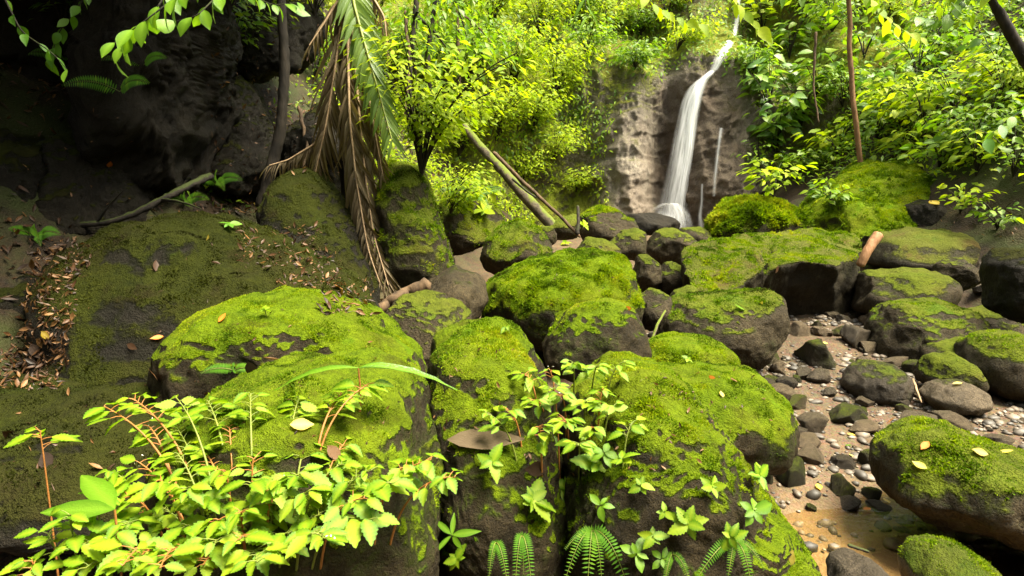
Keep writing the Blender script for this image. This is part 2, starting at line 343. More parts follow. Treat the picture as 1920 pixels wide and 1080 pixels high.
# pool in the lower right corner
pv = []; pf = []
for i in range(40):
    for j in range(24):
        pv.append((0.2 + i * 0.12, 0.9 + j * 0.12, -0.028))
for i in range(39):
    for j in range(23): pf.append((i*24+j, (i+1)*24+j, (i+1)*24+j+1, i*24+j+1))
pool = link('stream_water', mesh_np('stream_water', np.array(pv), np.array(pf), M['pool']))
tag(pool, 'shallow clear brown water over silt beside the largest right boulder', kind='structure')

# ------------------------------------------------------------------ cliff behind the waterfall
def gauss(x, z, cx, cz, sx, sz): return np.exp(-((x - cx) / sx) ** 2 - ((z - cz) / sz) ** 2)
def cliff_y(x, z):
    x = np.asarray(x, float); z = np.asarray(z, float)
    p = np.stack([x.ravel(), np.zeros(x.size), z.ravel()], 1)
    y = 14.0 + 0.16 * (z - 1)
    zz = z - 0.9 * fbm(np.stack([x.ravel() * 0.9, np.zeros(x.size), z.ravel() * 0.3], 1), 3, 88).reshape(x.shape) - 0.35 * np.exp(-((x - 2.6) / 0.8) ** 2)
    y = y + 1.5 * sstep(zz, 4.2, 5.9) + 0.2 * np.maximum(0, z - 5)         # ledge above the main drop
    y = y - 0.75 * gauss(x, z, 4.75, 2.6, 0.75, 2.0)                        # domed rock right of the water
    y = y + 0.75 * gauss(x, z, 3.55, 2.2, 0.42, 2.6)                        # chute
    y = y - 0.55 * gauss(x, z, 2.55, 2.6, 0.55, 2.2)                        # left buttress
    y = y - 0.5 * gauss(x, z, 2.2, 1.2, 1.0, 0.6)
    y = y - 1.3 * sstep(x, 5.6, 7.5) - 1.8 * sstep(x, 1.6, -1.2)
    w = p + 0.12 * np.stack([fbm(p * 1.3, 2, 91), p[:, 1], fbm(p * 1.3, 2, 92)], 1)
    n = 0.45 * fbm(w * np.array([0.8, 1, 0.6]), 4, 41) + 0.20 * ridged(w * np.array([1.3, 1, 0.7]), 4, 52) + 0.07 * ridged(w * np.array([4.2, 1, 1.1]), 4, 58) + 0.05 * fbm(p * 5, 4, 66)
    st = fbm(p * np.array([0.7, 1, 0.9]), 2, 63) * 4; n = n + 0.07 * (np.floor(st) + sstep(st - np.floor(st), 0.75, 1.0) - st)      # broken ledges
    n = (n + 0.04 * fbm(p * 9, 4, 77)).reshape(x.shape)
    return y - n
cxs = np.concatenate([np.linspace(-4.5, 0.9, 60), np.linspace(0.93, 6.6, 230), np.linspace(6.65, 11, 50)]); czs = np.concatenate([np.linspace(0.2, 5.6, 190), np.linspace(5.65, 10.5, 60)])
CX, CZ = np.meshgrid(cxs, czs, indexing='xy'); CY = cliff_y(CX, CZ)
CV = np.stack([CX.ravel(), CY.ravel(), CZ.ravel()], 1)
ci = np.arange(CV.shape[0]).reshape(CX.shape)
CF = np.concatenate([np.stack([ci[:-1, :-1].ravel(), ci[:-1, 1:].ravel(), ci[1:, 1:].ravel()], 1), np.stack([ci[:-1, :-1].ravel(), ci[1:, 1:].ravel(), ci[1:, :-1].ravel()], 1)])
CN = vnormals(CV, CF)
wetz = np.maximum(gauss(CX, CZ, 4.1, 2.4, 1.3, 2.1), gauss(CX, CZ, 2.7, 2.2, 0.75, 1.7)).ravel()
cm = np.clip(0.62 + 0.6 * fbm(CV * 1.1, 4, 5) + 0.5 * CN[:, 2] - 1.15 * wetz ** 0.6, -0.4, 1)
cliff = link('cliff', mesh_np('cliff', CV, CF, M['cliff'], {'moss': cm, 'wetness': np.clip(1.15 * np.maximum(gauss(CX, CZ, 4.2, 2.2, 0.9, 2.6), gauss(CX, CZ, 3.5, 0.8, 1.3, 0.5)), 0, 1).ravel()}))
tag(cliff, 'weathered grey brown rock face behind the waterfall', kind='structure')
def cliff_hit(px, py, off=0.0):
    d = ray(px, py); Y = np.linspace(11, 19, 400); t = Y / d[1]
    x = d[0] * t; z = CAM_Z + d[2] * t
    k = np.nonzero(Y > cliff_y(x, z) - off)[0]; i = k[0] if len(k) else 399
    return np.array([x[i], Y[i], z[i]])

# ------------------------------------------------------------------ rocks
_ico = {}
def ico(n):
    if n not in _ico:
        bm = bmesh.new(); bmesh.ops.create_icosphere(bm, subdivisions=n, radius=1)
        bm.verts.ensure_lookup_table()
        v = np.array([x.co[:] for x in bm.verts]); f = np.array([[q.index for q in p.verts] for p in bm.faces]); bm.free()
        v /= np.linalg.norm(v, axis=1, keepdims=True); _ico[n] = (v, f)
    return _ico[n]
ROCKS = {}
def finish_rock(name, V, F, S, seed, mat, moss, label, cat, rough=1.0, tuft=0, tuft_len=0.014, group=None, tuftmat='tuft', blocky=0.0):
    N = vnormals(V, F)
    q = V / S
    d = 0.11 * fbm(q * 1.4 + seed, 3, seed) + 0.06 * fbm(q * 3.4, 4, seed + 5) + 0.05 * ridged(q * 1.9, 4, seed + 9)
    if blocky:   # stepped fracture planes
        st = fbm(q * 1.7 + seed * 3, 2, seed + 30); d = d + blocky * 0.12 * (np.round(st * 6) / 6 - st)
    V = V + N * (d * S * rough)[:, None]
    V = V + N * (0.016 * min(S, 0.8) * fbm(V * 22, 3, seed + 2) * rough)[:, None]
    N = vnormals(V, F)
    lo, hi, bias = moss
    m = sstep(N[:, 2], lo + 0.06, hi + 0.06) * 1.2 + 0.62 * fbm(V * 3.0 / max(S, 0.25) ** 0.5, 4, seed + 4) + bias - 0.03
    m = np.clip(m, -0.6, 1.3)
    base = np.array([V[:, 0].mean(), V[:, 1].mean(), V[:, 2].min()])
    me = mesh_np(name, V - base, F, M[mat], {'moss': m})
    o = link(name, me, loc=base); tag(o, label, cat, group)
    if tuft:
        a, b, c = V[F[:, 0]], V[F[:, 1]], V[F[:, 2]]
        ar = np.linalg.norm(np.cross(b - a, c - a), axis=1) / 2
        fm = np.clip(m[F].mean(1) - 0.28, 0, 1) * (0.25 + 0.75 * sstep(fbm((a + b + c) / 3 * 4.5, 3, seed + 40), -0.42, -0.12))
        # only where a viewer on the stream side can see it
        cen = (a + b + c) / 3; tov = np.array([0, -0.5, 2.2]) - cen
        fn = np.cross(b - a, c - a); fm = fm * (np.einsum('ij,ij->i', fn, tov) > -0.15 * np.linalg.norm(fn, axis=1) * np.linalg.norm(tov, axis=1))
        w = ar * fm; n = int(min(w.sum() * tuft * 2.3, 80000))
        if n > 50:
            ch = rng.choice(len(F), n, p=w / w.sum()); r1 = np.sqrt(rng.random(n)); r2 = rng.random(n)
            p = a[ch] * (1 - r1)[:, None] + b[ch] * (r1 * (1 - r2))[:, None] + c[ch] * (r1 * r2)[:, None]
            nn = N[F[ch, 0]]
            clump = 0.35 + 0.9 * np.clip(fbm(p * 11, 2, seed + 8) + 0.5, 0, 1.5) ** 1.5
            tuft_len = tuft_len * (0.72 if tuft > 20000 else 1)
            dirv = nn * 0.9 + rng.normal(0, 0.6, (n, 3)) + np.array([0, 0, 0.25]); dirv /= np.linalg.norm(dirv, axis=1, keepdims=True)
            side = np.cross(dirv, rng.normal(0, 1, (n, 3))); side /= np.linalg.norm(side, axis=1, keepdims=True)
            L = (tuft_len * rng.uniform(0.5, 1.3, n) * clump)[:, None]
            p0 = p - nn * 0.002
            tv = np.concatenate([p0 + side * L * 0.33, p0 - side * L * 0.33, p0 + dirv * L], 0) - base
            tf = np.stack([np.arange(n), np.arange(n) + n, np.arange(n) + 2 * n], 1)
            tint = np.clip(0.56 + 0.5 * fbm(p * 2.2, 3, seed + 6) + 0.35 * fbm(p * 9, 3, seed + 7) + rng.normal(0, 0.11, n), 0.0, 1.0)
            t = link('moss', mesh_np('moss', tv, tf, M[tuftmat], {'tint': np.tile(tint, 3)}, smooth=False), o)
            t['kind'] = 'stuff'
    ROCKS[label] = (o, V, N)
    return o
def star_R(pts, c, sm=5):
    th = np.linspace(-math.pi, math.pi, 360, endpoint=False); r = np.zeros(360)
    A = pts; B = np.roll(pts, -1, 0)
    for i, t in enumerate(th):
        d = np.array([math.cos(t), math.sin(t)]); e = B - A; den = d[0] * e[:, 1] - d[1] * e[:, 0]
        den = np.where(abs(den) < 1e-9, 1e-9, den); w = A - c
        tt = (w[:, 0] * e[:, 1] - w[:, 1] * e[:, 0]) / den; s = (w[:, 0] * d[1] - w[:, 1] * d[0]) / den
        ok = (tt > 0) & (s >= -1e-6) & (s <= 1 + 1e-6); r[i] = tt[ok].max() if ok.any() else np.nan
    if np.isnan(r).any(): r[np.isnan(r)] = np.nanmean(r)
    k = np.exp(-0.5 * (np.arange(-20, 21) / sm) ** 2); k /= k.sum()
    return th, np.convolve(np.concatenate([r[-20:], r, r[:20]]), k, 'valid')
def boulder(label, outline, Y, D, lean=0.5, sub=6, mat='rock_mid', moss=(0.1, 0.7, 0.0), seed=1, cuts=3, ex=0.85, rough=1.0, tuft=0, cat='boulder', name='boulder', sm=5, cutd=(0.72, 0.95), group=None, tuft_len=0.014, tuftmat='tuft', blocky=0.0):
    if mat in ('rock_front', 'rock_mid', 'rock_stream'): lean = lean * 0.5
    px = np.array(outline, float); cpx = (px.max(0) + px.min(0)) / 2
    cz = P(cpx[0], cpx[1], Y)[2]
    pts = []
    for (a, b) in px:
        yy = Y
        for _ in range(6):
            w = P(a, b, max(yy, 0.8)); yy = Y + lean * (w[2] - cz)
        pts.append((w[0], w[2]))
    pts = np.array(pts); x, z = pts[:, 0], pts[:, 1]; x2, z2 = np.roll(x, -1), np.roll(z, -1); cr = x * z2 - x2 * z
    A = cr.sum() / 2; c = np.array([((x + x2) * cr).sum() / (6 * A), ((z + z2) * cr).sum() / (6 * A)])
    th, r = star_R(pts, c, sm)
    S = r.mean(); rp = S / Y * FPX; sub = 7 if rp > 165 else 6 if rp > 75 else 5 if rp > 24 else 4
    if mat == 'rock_dark': sub = min(sub, 6)
    U, F = ico(sub)
    ang = np.arctan2(U[:, 2], U[:, 0]); rho = np.hypot(U[:, 0], U[:, 2])
    Rr = np.interp(ang, np.append(th, math.pi), np.append(r, r[0]))
    rho2 = rho ** ex; w2 = np.sign(U[:, 1]) * np.abs(U[:, 1]) ** ex
    L = np.stack([Rr * rho2 * np.cos(ang), D * w2, Rr * rho2 * np.sin(ang)], 1)
    rr = np.random.default_rng(seed)
    if cuts:
        sc = np.array([S, D, S]); Q = L / sc
        for k in range(cuts):
            n = rr.normal(0, 1, 3) * np.array([1, 1.3, 1]); n /= np.linalg.norm(n); dd = rr.uniform(*cutd)
            e = Q @ n; mx = e.max() * dd
            Q = Q - n * (np.maximum(0, e - mx) * 0.92)[:, None]
        L = Q * sc
    L[:, 1] += lean * (L[:, 2] + c[1] - cz)
    V = L + np.array([c[0], Y, c[1]])
    return finish_rock(name, V, F, S, seed, mat, moss, label, cat, rough, tuft, tuft_len, group, tuftmat, blocky)
def hull_rock(label, pts3, sub=6, mat='rock_mid', moss=(0.1, 0.7, 0), seed=1, soft=18, rough=0.6, cat='boulder', name='boulder', tuft=0, blocky=0.0, tuft_len=0.014):
    bm = bmesh.new()
    for p in pts3: bm.verts.new(p)
    bmesh.ops.convex_hull(bm, input=bm.verts); bm.normal_update()
    c = np.mean(pts3, axis=0); pl = []
    for f in bm.faces:
        n = np.array(f.normal[:]); d = float(n @ (np.array(f.verts[0].co[:]) - c))
        if d < 0: n, d = -n, -d
        pl.append((*n, max(d, 0.02)))
    bm.free(); pl = np.array(pl)
    U, F = ico(sub)
    k = np.maximum(U @ pl[:, :3].T, 0) / pl[:, 3]
    k = np.power((k ** soft).sum(1), 1.0 / soft)
    V = c + U / k[:, None]
    S = float(np.mean(1 / k))
    return finish_rock(name, V, F, S, seed, mat, moss, label, cat, rough, tuft, tuft_len, None, 'tuft', blocky)

def prism_rock(label, top, bot, mat, moss, seed, cat='boulder', edge=0.06, rough=0.35, cracks=()):
    bm = bmesh.new(); n = len(top); a = [bm.verts.new(v) for v in top]; b = [bm.verts.new(v) for v in bot]
    bm.faces.new(a); bm.faces.new(b[::-1])
    for i in range(n): bm.faces.new((a[i], b[i], b[(i + 1) % n], a[(i + 1) % n]))
    bmesh.ops.recalc_face_normals(bm, faces=bm.faces); bmesh.ops.triangulate(bm, faces=bm.faces)
    for _ in range(7):
        es = [e for e in bm.edges if e.calc_length() > edge]
        if not es: break
        bmesh.ops.subdivide_edges(bm, edges=es, cuts=1, use_grid_fill=False); bmesh.ops.triangulate(bm, faces=[f for f in bm.faces if len(f.verts) > 3])
    bmesh.ops.smooth_vert(bm, verts=bm.verts, factor=0.5, use_axis_x=True, use_axis_y=True, use_axis_z=True)
    bm.verts.index_update(); V = np.array([v.co[:] for v in bm.verts]); F = np.array([[v.index for v in f.verts] for f in bm.faces]); bm.free()
    V = V + np.stack([fbm(V * 2.2, 3, seed + 70), fbm(V * 2.2, 3, seed + 71), fbm(V * 2.2, 3, seed + 72)], 1) * 0.07
    for (c0, c1, wd, dp) in cracks:
        c0, c1 = np.array(c0), np.array(c1); e = c1 - c0; t = np.clip(((V - c0) @ e) / (e @ e), 0, 1); q = c0 + t[:, None] * e; q = q + np.stack([vnoise(q * 6, 5), vnoise(q * 6, 6), q[:, 0] * 0], 1) * 0.05
        dd = np.linalg.norm((V - q)[:, :2], axis=1); V[:, 2] -= dp * np.exp(-(dd / wd) ** 2)
    return finish_rock('boulder', V, F, 0.9, seed, mat, moss, label, cat, rough, 7000, 0.022, blocky=0.7)
# --- front boulders
boulder('large rounded mossy boulder behind the bright leafy clump', [(322,740),(328,650),(352,602),(410,572),(490,556),(570,556),(640,572),(700,602),(750,648),(785,690),(802,735),(790,770),(640,785),(450,780),(345,770)], 3.6, 0.6, 0.1, 7, 'rock_front', (0.22, 0.58, 0.03), 11, ex=0.75, cuts=1, cutd=(0.9, 0.97), tuft=26000)
boulder('mossy boulder under the bright leafy clump, its front side black', [(372,790),(410,730),(500,697),(620,690),(725,698),(768,735),(790,800),(812,870),(832,950),(828,1080),(800,1230),(500,1230),(390,1120),(365,950)], 2.2, 0.58, 0.38, 7, 'rock_front', (0.32, 0.62, 0.05), 12, ex=0.7, cuts=1, cutd=(0.92, 0.98), tuft=34000, tuft_len=0.013)
boulder('tall narrow mossy boulder carrying a long dead leaf', [(804,690),(812,655),(850,622),(900,605),(945,612),(985,640),(1008,672),(1020,720),(1035,800),(1062,900),(1066,1000),(1050,1120),(980,1200),(880,1160),(848,1000),(832,880),(832,800),(812,750)], 2.75, 0.62, 0.45, 7, 'rock_front', (0.28, 0.6, 0.05), 13, ex=0.75, cuts=1, cutd=(0.92, 0.98), tuft=30000, blocky=0.5)
boulder('big mossy boulder with ferns and seedlings on its brown face', [(1055,860),(1080,760),(1130,705),(1190,686),(1240,695),(1275,722),(1305,768),(1350,818),(1392,880),(1432,930),(1480,985),(1494,1030),(1486,1110),(1400,1230),(1120,1230),(1062,1080)], 2.6, 0.68, 0.25, 7, 'rock_front', (0.34, 0.66, 0.02), 14, ex=0.72, cuts=1, cutd=(0.92, 0.98), tuft=30000, blocky=1.2)
boulder('low mossy boulder behind the ferny one, reaching the gravel', [(1160,740),(1215,700),(1330,693),(1405,703),(1452,733),(1479,785),(1468,825),(1435,848),(1380,856),(1300,860),(1190,830)], 3.65, 0.5, 0.5, 7, 'rock_front', (0.12, 0.55, 0.06), 15, cuts=1, cutd=(0.92, 0.98), tuft=22000)
# --- middle distance
boulder('bright green dome shaped mossy boulder in the centre', [(906,575),(912,540),(940,517),(1000,485),(1060,470),(1130,469),(1172,488),(1197,520),(1202,560),(1190,610),(1100,650),(980,645),(920,610)], 5.9, 0.75, 0.7, 7, 'rock_front', (0.0, 0.45, 0.16), 16, tuft=16000, tuft_len=0.02)
boulder('half mossy dark boulder in front of the bright green dome', [(1014,665),(1030,625),(1060,590),(1110,567),(1160,563),(1192,580),(1206,620),(1207,665),(1180,705),(1100,715),(1030,700)], 4.4, 0.42, 0.2, 7, 'rock_front', (0.4, 0.75, -0.08), 17, cuts=4, tuft=16000)
boulder('dark angular rock wedged behind the narrow mossy boulder', [(714,600),(742,560),(800,549),(868,570),(886,595),(884,625),(850,690),(810,730),(760,710),(722,660)], 4.5, 0.5, 0.55, 6, 'rock_mid', (0.45, 0.9, -0.12), 18, cuts=9, blocky=1)
boulder('small mossy boulder below the wide squared rock', [(1196,672),(1228,637),(1272,627),(1330,640),(1372,656),(1384,690),(1300,712),(1215,705)], 4.5, 0.4, 0.6, 6, 'rock_front', (0.0, 0.5, 0.15), 19, tuft=16000)
boulder('wide squared rock with mossy top below the tilted slab', [(1230,650),(1236,592),(1262,560),(1320,549),(1400,548),(1452,543),(1460,580),(1456,640),(1432,675),(1380,680),(1300,672)], 5.7, 0.55, 0.5, 7, 'rock_mid', (0.35, 0.85, -0.06), 20, cuts=6, blocky=1, tuft=9000, tuft_len=0.018)
# the big tilted slab: flat mossy top, overhanging black front
tp = [P(1281,478,7.3), P(1300,462,7.7), P(1352,446,8.0), P(1425,431,8.4), P(1530,429,8.5), P(1598,440,8.3), P(1620,466,7.8), P(1588,486,7.15), P(1562,496,6.9), P(1495,489,6.85), P(1428,497,6.65), P(1405,520,6.4), P(1372,548,6.2), P(1335,552,6.25), P(1303,546,6.5), P(1279,512,6.9)]
dn = [P(1290,540,7.6), P(1310,540,7.9), P(1355,545,8.2), P(1425,555,8.5), P(1530,570,8.6), P(1590,580,8.4), P(1612,590,7.9), P(1596,612,7.5), P(1570,626,7.35), P(1500,620,7.4), P(1452,604,7.35), P(1420,580,7.2), P(1385,566,6.9), P(1345,566,6.85), P(1310,560,6.9), P(1285,555,7.2)]
prism_rock('large tilted flat slab with green top and black overhanging front', tp, dn, 'rock_slab', (0.34, 0.7, 0.02), 21, edge=0.05, rough=0.6, cracks=[(P(1428,500,6.7), P(1445,455,7.6), 0.05, 0.12), (P(1395,470,7.2), P(1428,482,7.0), 0.05, 0.08)])
boulder('brown mossy boulder left of the leaning dry stick', [(902,480),(912,450),(935,425),(970,408),(1005,425),(1030,455),(1040,478),(985,500),(940,515),(908,505)], 8.0, 0.7, 0.5, 6, 'rock_mid', (0.2, 0.75, 0.05), 22, cuts=5, tuft=5000, tuft_len=0.025)
boulder('rounded rock edged with bright moss left of the waterfall foot', [(1083,430),(1090,403),(1120,389),(1155,393),(1185,413),(1200,430),(1170,458),(1100,458)], 10.6, 0.6, 0.2, 6, 'rock_mid', (0.45, 0.8, 0.0), 23, tuft=5000, tuft_len=0.03)
boulder('small mossy rock under the leaning stick', [(1018,430),(1045,407),(1082,404),(1092,425),(1080,446),(1040,450)], 9.8, 0.4, 0.3, 5, 'rock_mid', (0.0, 0.5, 0.2), 24)
boulder('dark little rock tucked beside the brown mossy boulder', [(1008,445),(1015,425),(1035,424),(1045,440),(1040,460),(1015,462)], 9.2, 0.25, 0.2, 5, 'rock_mid', (0.4, 0.9, -0.1), 25, cuts=4)
boulder('rounded olive grey boulder centred before the waterfall', [(1138,460),(1165,435),(1195,427),(1214,442),(1216,472),(1190,488),(1150,482)], 9.0, 0.45, 0.4, 6, 'rock_mid', (0.3, 0.9, 0.0), 26, cuts=4)
boulder('smooth dark rounded boulder under the waterfall foot', [(1212,468),(1232,436),(1258,428),(1290,440),(1312,465),(1296,495),(1240,500)], 9.3, 0.5, 0.3, 6, 'rock_mid', (0.45, 0.95, -0.1), 27)
boulder('pale little boulder right below the falling water', [(1265,440),(1280,428),(1310,425),(1335,438),(1330,460),(1290,462)], 10.0, 0.35, 0.3, 5, 'rock_mid', (0.3, 1.0, -0.3), 28, cuts=4)
boulder('flat wet black rock at the waterfall foot', [(1160,415),(1175,402),(1230,401),(1262,408),(1275,424),(1260,440),(1180,438)], 11.2, 0.5, 0.3, 5, 'rock_dark', (0.8, 1.2, -0.3), 29, cuts=5)
boulder('upright angular stone right of the bright green dome', [(1186,520),(1196,482),(1215,476),(1234,492),(1238,525),(1222,550),(1192,545)], 7.8, 0.3, 0.2, 5, 'rock_mid', (0.3, 0.9, -0.05), 30, cuts=8)
boulder('pale rounded stone left of the tilted slab', [(1228,520),(1245,490),(1270,492),(1284,515),(1280,548),(1250,556),(1232,546)], 7.9, 0.3, 0.2, 5, 'rock_mid', (0.3, 0.9, -0.15), 31, cuts=5)
boulder('grey stone between green dome and wide squared rock', [(1192,600),(1198,560),(1222,542),(1252,552),(1260,585),(1248,610),(1210,618)], 5.9, 0.3, 0.3, 5, 'rock_mid', (0.5, 1.0, -0.15), 32, cuts=5)
boulder('thin wedge shaped stone left of the wide squared rock', [(1250,570),(1268,548),(1300,535),(1312,548),(1285,570),(1262,582)], 6.3, 0.25, 0.4, 5, 'rock_mid', (0.2, 0.9, 0.0), 33, cuts=7)
boulder('little grey rock peeking over the bright green dome', [(1080,470),(1100,446),(1130,447),(1165,468),(1160,490),(1100,490)], 7.4, 0.4, 0.4, 5, 'rock_mid', (0.3, 0.9, 0.0), 34, cuts=4)
boulder('shaggy moss covered mound right of the waterfall', [(1318,440),(1335,408),(1370,378),(1410,370),(1450,378),(1485,400),(1510,430),(1470,455),(1350,455)], 10.2, 0.8, 0.4, 7, 'rock_mid', (0.0, 0.5, 0.3), 35, tuft=9000, tuft_len=0.06)
boulder('sloping green mossy rock face at the foot of the right bank', [(1490,440),(1510,385),(1570,345),(1630,305),(1690,305),(1725,350),(1735,400),(1700,450),(1640,480),(1560,470)], 10.0, 1.0, 2.0, 7, 'rock_front', (0.0, 0.5, 0.28), 36, cuts=6, tuft=4500, tuft_len=0.03, blocky=0.6)
boulder('mossy ledge right of the broken orange branch', [(1632,500),(1642,445),(1690,424),(1770,430),(1830,462),(1835,495),(1780,515),(1680,518)], 8.6, 0.8, 0.7, 6, 'rock_slab', (0.25, 0.8, -0.08), 37, cuts=8, blocky=1)
boulder('black stone stuck in the right bank beside a yellow leaf', [(1698,415),(1706,385),(1735,374),(1762,386),(1765,415),(1740,436),(1712,434)], 9.0, 0.35, 0.1, 5, 'rock_dark', (0.6, 1.1, -0.2), 38, cuts=5)
boulder('squat brown mossy boulder right of the black slab front', [(1602,560),(1614,520),(1670,509),(1745,506),(1772,530),(1752,580),(1690,598),(1620,592)], 7.0, 0.6, 0.45, 6, 'rock_mid', (0.4, 0.95, -0.12), 39, cuts=5, blocky=0.6)
boulder('smooth pointed grey rock high on the right bank edge', [(1758,530),(1772,495),(1800,484),(1828,496),(1832,522),(1805,545),(1770,545)], 7.0, 0.3, 0.3, 5, 'rock_mid', (0.5, 1.1, -0.15), 40, cuts=6)
boulder('dark blocky boulder cut by the right picture edge, upper one', [(1862,570),(1868,490),(1895,468),(1960,465),(2010,500),(2010,610),(1900,600)], 5.8, 0.5, 0.2, 6, 'rock_dark', (0.3, 0.9, 0.0), 41, cuts=7)
boulder('big brown mossy boulder in the right group, under a dead leaf', [(1640,660),(1646,610),(1672,572),(1735,563),(1795,578),(1832,615),(1828,660),(1770,690),(1695,702),(1650,690)], 6.0, 0.55, 0.4, 7, 'rock_mid', (0.3, 0.9, -0.12), 42, cuts=4, tuft=6000, blocky=0.5)
boulder('small olive stone in front of the right group', [(1718,672),(1742,645),(1795,632),(1848,645),(1852,678),(1800,700),(1735,698)], 5.5, 0.35, 0.35, 5, 'rock_mid', (0.4, 0.95, -0.1), 43, cuts=4)
boulder('rounded green boulder cut by the right picture edge', [(1816,690),(1826,650),(1862,629),(1910,628),(1990,655),(2000,730),(1900,748),(1835,728)], 5.0, 0.45, 0.35, 6, 'rock_mid', (0.2, 0.85, -0.1), 44, tuft=7000)
boulder('brown rock under dark brush right of the squat boulder', [(1775,630),(1800,590),(1850,575),(1900,590),(1920,625),(1880,655),(1800,655)], 6.6, 0.45, 0.3, 6, 'rock_mid', (0.5, 1.0, -0.1), 45, cuts=5)
boulder('smooth brown egg shaped boulder standing in the gravel', [(1588,722),(1606,695),(1640,679),(1680,688),(1696,715),(1690,742),(1650,756),(1604,748)], 5.0, 0.3, 0.3, 6, 'rock_stream', (0.5, 1.1, -0.1), 46, cuts=2)
boulder('little moss topped rock before the rounded green boulder', [(1732,705),(1750,672),(1780,660),(1812,682),(1830,715),(1800,738),(1745,735)], 4.9, 0.28, 0.3, 5, 'rock_mid', (0.1, 0.7, 0.05), 47, cuts=4)
boulder('rough grey rock with a yellow leaf on top', [(1738,745),(1762,722),(1800,715),(1836,728),(1842,752),(1810,768),(1752,768)], 4.6, 0.25, 0.3, 5, 'rock_stream', (0.7, 1.2, -0.2), 48, cuts=3)
boulder('biggest boulder of the stream bed, yellow leaves on its mossy top', [(1666,905),(1676,860),(1715,818),(1755,800),(1800,812),(1850,842),(1930,862),(2060,890),(2090,985),(1930,1002),(1800,996),(1715,965),(1670,930)], 3.0, 0.5, 0.55, 7, 'rock_mid', (0.0, 0.75, -0.02), 49, cuts=6, rough=1.3, tuft=14000, blocky=0.4)
boulder('rough mossy rock at the bottom edge in the water', [(1712,1075),(1740,1040),(1800,1030),(1850,1052),(1885,1095),(1820,1140),(1725,1130)], 2.3, 0.22, 0.3, 6, 'rock_stream', (0.0, 0.7, 0.05), 50, cuts=4, tuft=14000)
boulder('wet grey stone at the bottom edge in the water', [(1558,1095),(1575,1058),(1615,1048),(1660,1070),(1672,1105),(1620,1130)], 2.25, 0.16, 0.3, 6, 'rock_stream', (0.9, 1.3, -0.4), 51, cuts=6, name='stone', cat='stone')
# --- left bank
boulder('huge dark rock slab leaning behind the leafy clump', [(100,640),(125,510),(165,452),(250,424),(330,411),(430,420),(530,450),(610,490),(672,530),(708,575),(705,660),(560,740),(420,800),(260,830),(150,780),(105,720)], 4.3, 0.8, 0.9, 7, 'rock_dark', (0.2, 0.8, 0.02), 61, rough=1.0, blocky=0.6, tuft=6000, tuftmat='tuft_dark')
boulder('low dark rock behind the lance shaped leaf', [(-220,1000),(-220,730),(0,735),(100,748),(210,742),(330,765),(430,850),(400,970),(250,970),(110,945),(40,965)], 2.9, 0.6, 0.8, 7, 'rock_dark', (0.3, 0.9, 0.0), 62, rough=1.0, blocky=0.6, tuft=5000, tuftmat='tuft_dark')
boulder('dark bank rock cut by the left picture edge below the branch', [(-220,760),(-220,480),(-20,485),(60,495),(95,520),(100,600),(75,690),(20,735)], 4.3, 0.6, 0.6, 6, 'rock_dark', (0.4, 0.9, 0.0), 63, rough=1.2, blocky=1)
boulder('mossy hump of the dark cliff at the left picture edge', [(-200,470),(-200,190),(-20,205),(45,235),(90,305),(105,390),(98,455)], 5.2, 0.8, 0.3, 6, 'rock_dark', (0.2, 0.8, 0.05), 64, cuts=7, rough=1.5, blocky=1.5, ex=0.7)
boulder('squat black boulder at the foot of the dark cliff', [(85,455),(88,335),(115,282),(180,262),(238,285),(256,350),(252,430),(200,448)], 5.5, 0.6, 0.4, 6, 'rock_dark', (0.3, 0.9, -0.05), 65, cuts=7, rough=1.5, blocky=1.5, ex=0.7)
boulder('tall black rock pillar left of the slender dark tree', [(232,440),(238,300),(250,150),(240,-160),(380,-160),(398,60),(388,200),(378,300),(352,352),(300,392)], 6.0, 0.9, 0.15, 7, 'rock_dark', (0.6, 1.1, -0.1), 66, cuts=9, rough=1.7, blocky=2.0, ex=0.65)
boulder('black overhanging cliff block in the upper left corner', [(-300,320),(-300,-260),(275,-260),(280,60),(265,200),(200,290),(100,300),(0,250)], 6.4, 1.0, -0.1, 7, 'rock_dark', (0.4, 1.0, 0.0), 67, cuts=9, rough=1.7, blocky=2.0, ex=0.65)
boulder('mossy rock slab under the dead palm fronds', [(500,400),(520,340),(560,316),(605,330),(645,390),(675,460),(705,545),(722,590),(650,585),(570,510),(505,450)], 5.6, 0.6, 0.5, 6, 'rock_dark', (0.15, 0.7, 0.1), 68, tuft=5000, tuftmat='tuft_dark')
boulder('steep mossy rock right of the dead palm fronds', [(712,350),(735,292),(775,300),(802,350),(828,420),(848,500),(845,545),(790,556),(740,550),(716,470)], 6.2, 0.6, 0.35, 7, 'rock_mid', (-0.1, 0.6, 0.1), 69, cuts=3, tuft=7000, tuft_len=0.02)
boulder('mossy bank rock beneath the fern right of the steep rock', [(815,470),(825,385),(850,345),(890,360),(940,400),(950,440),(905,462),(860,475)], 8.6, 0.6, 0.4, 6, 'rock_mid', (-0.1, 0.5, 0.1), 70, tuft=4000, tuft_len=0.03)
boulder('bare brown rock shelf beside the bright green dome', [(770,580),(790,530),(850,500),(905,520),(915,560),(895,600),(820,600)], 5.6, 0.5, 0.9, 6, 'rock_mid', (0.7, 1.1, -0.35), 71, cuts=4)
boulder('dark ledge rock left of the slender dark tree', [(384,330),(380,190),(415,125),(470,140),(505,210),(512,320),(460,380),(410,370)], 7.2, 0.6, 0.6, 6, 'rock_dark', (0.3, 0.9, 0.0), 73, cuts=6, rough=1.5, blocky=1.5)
boulder('dark ledge rock at the top of the litter slope', [(395,130),(405,0),(470,-70),(570,-30),(615,60),(575,140),(480,165)], 8.4, 0.7, 0.7, 6, 'rock_dark', (0.3, 0.9, 0.05), 74, cuts=6, rough=1.5, blocky=1.5)
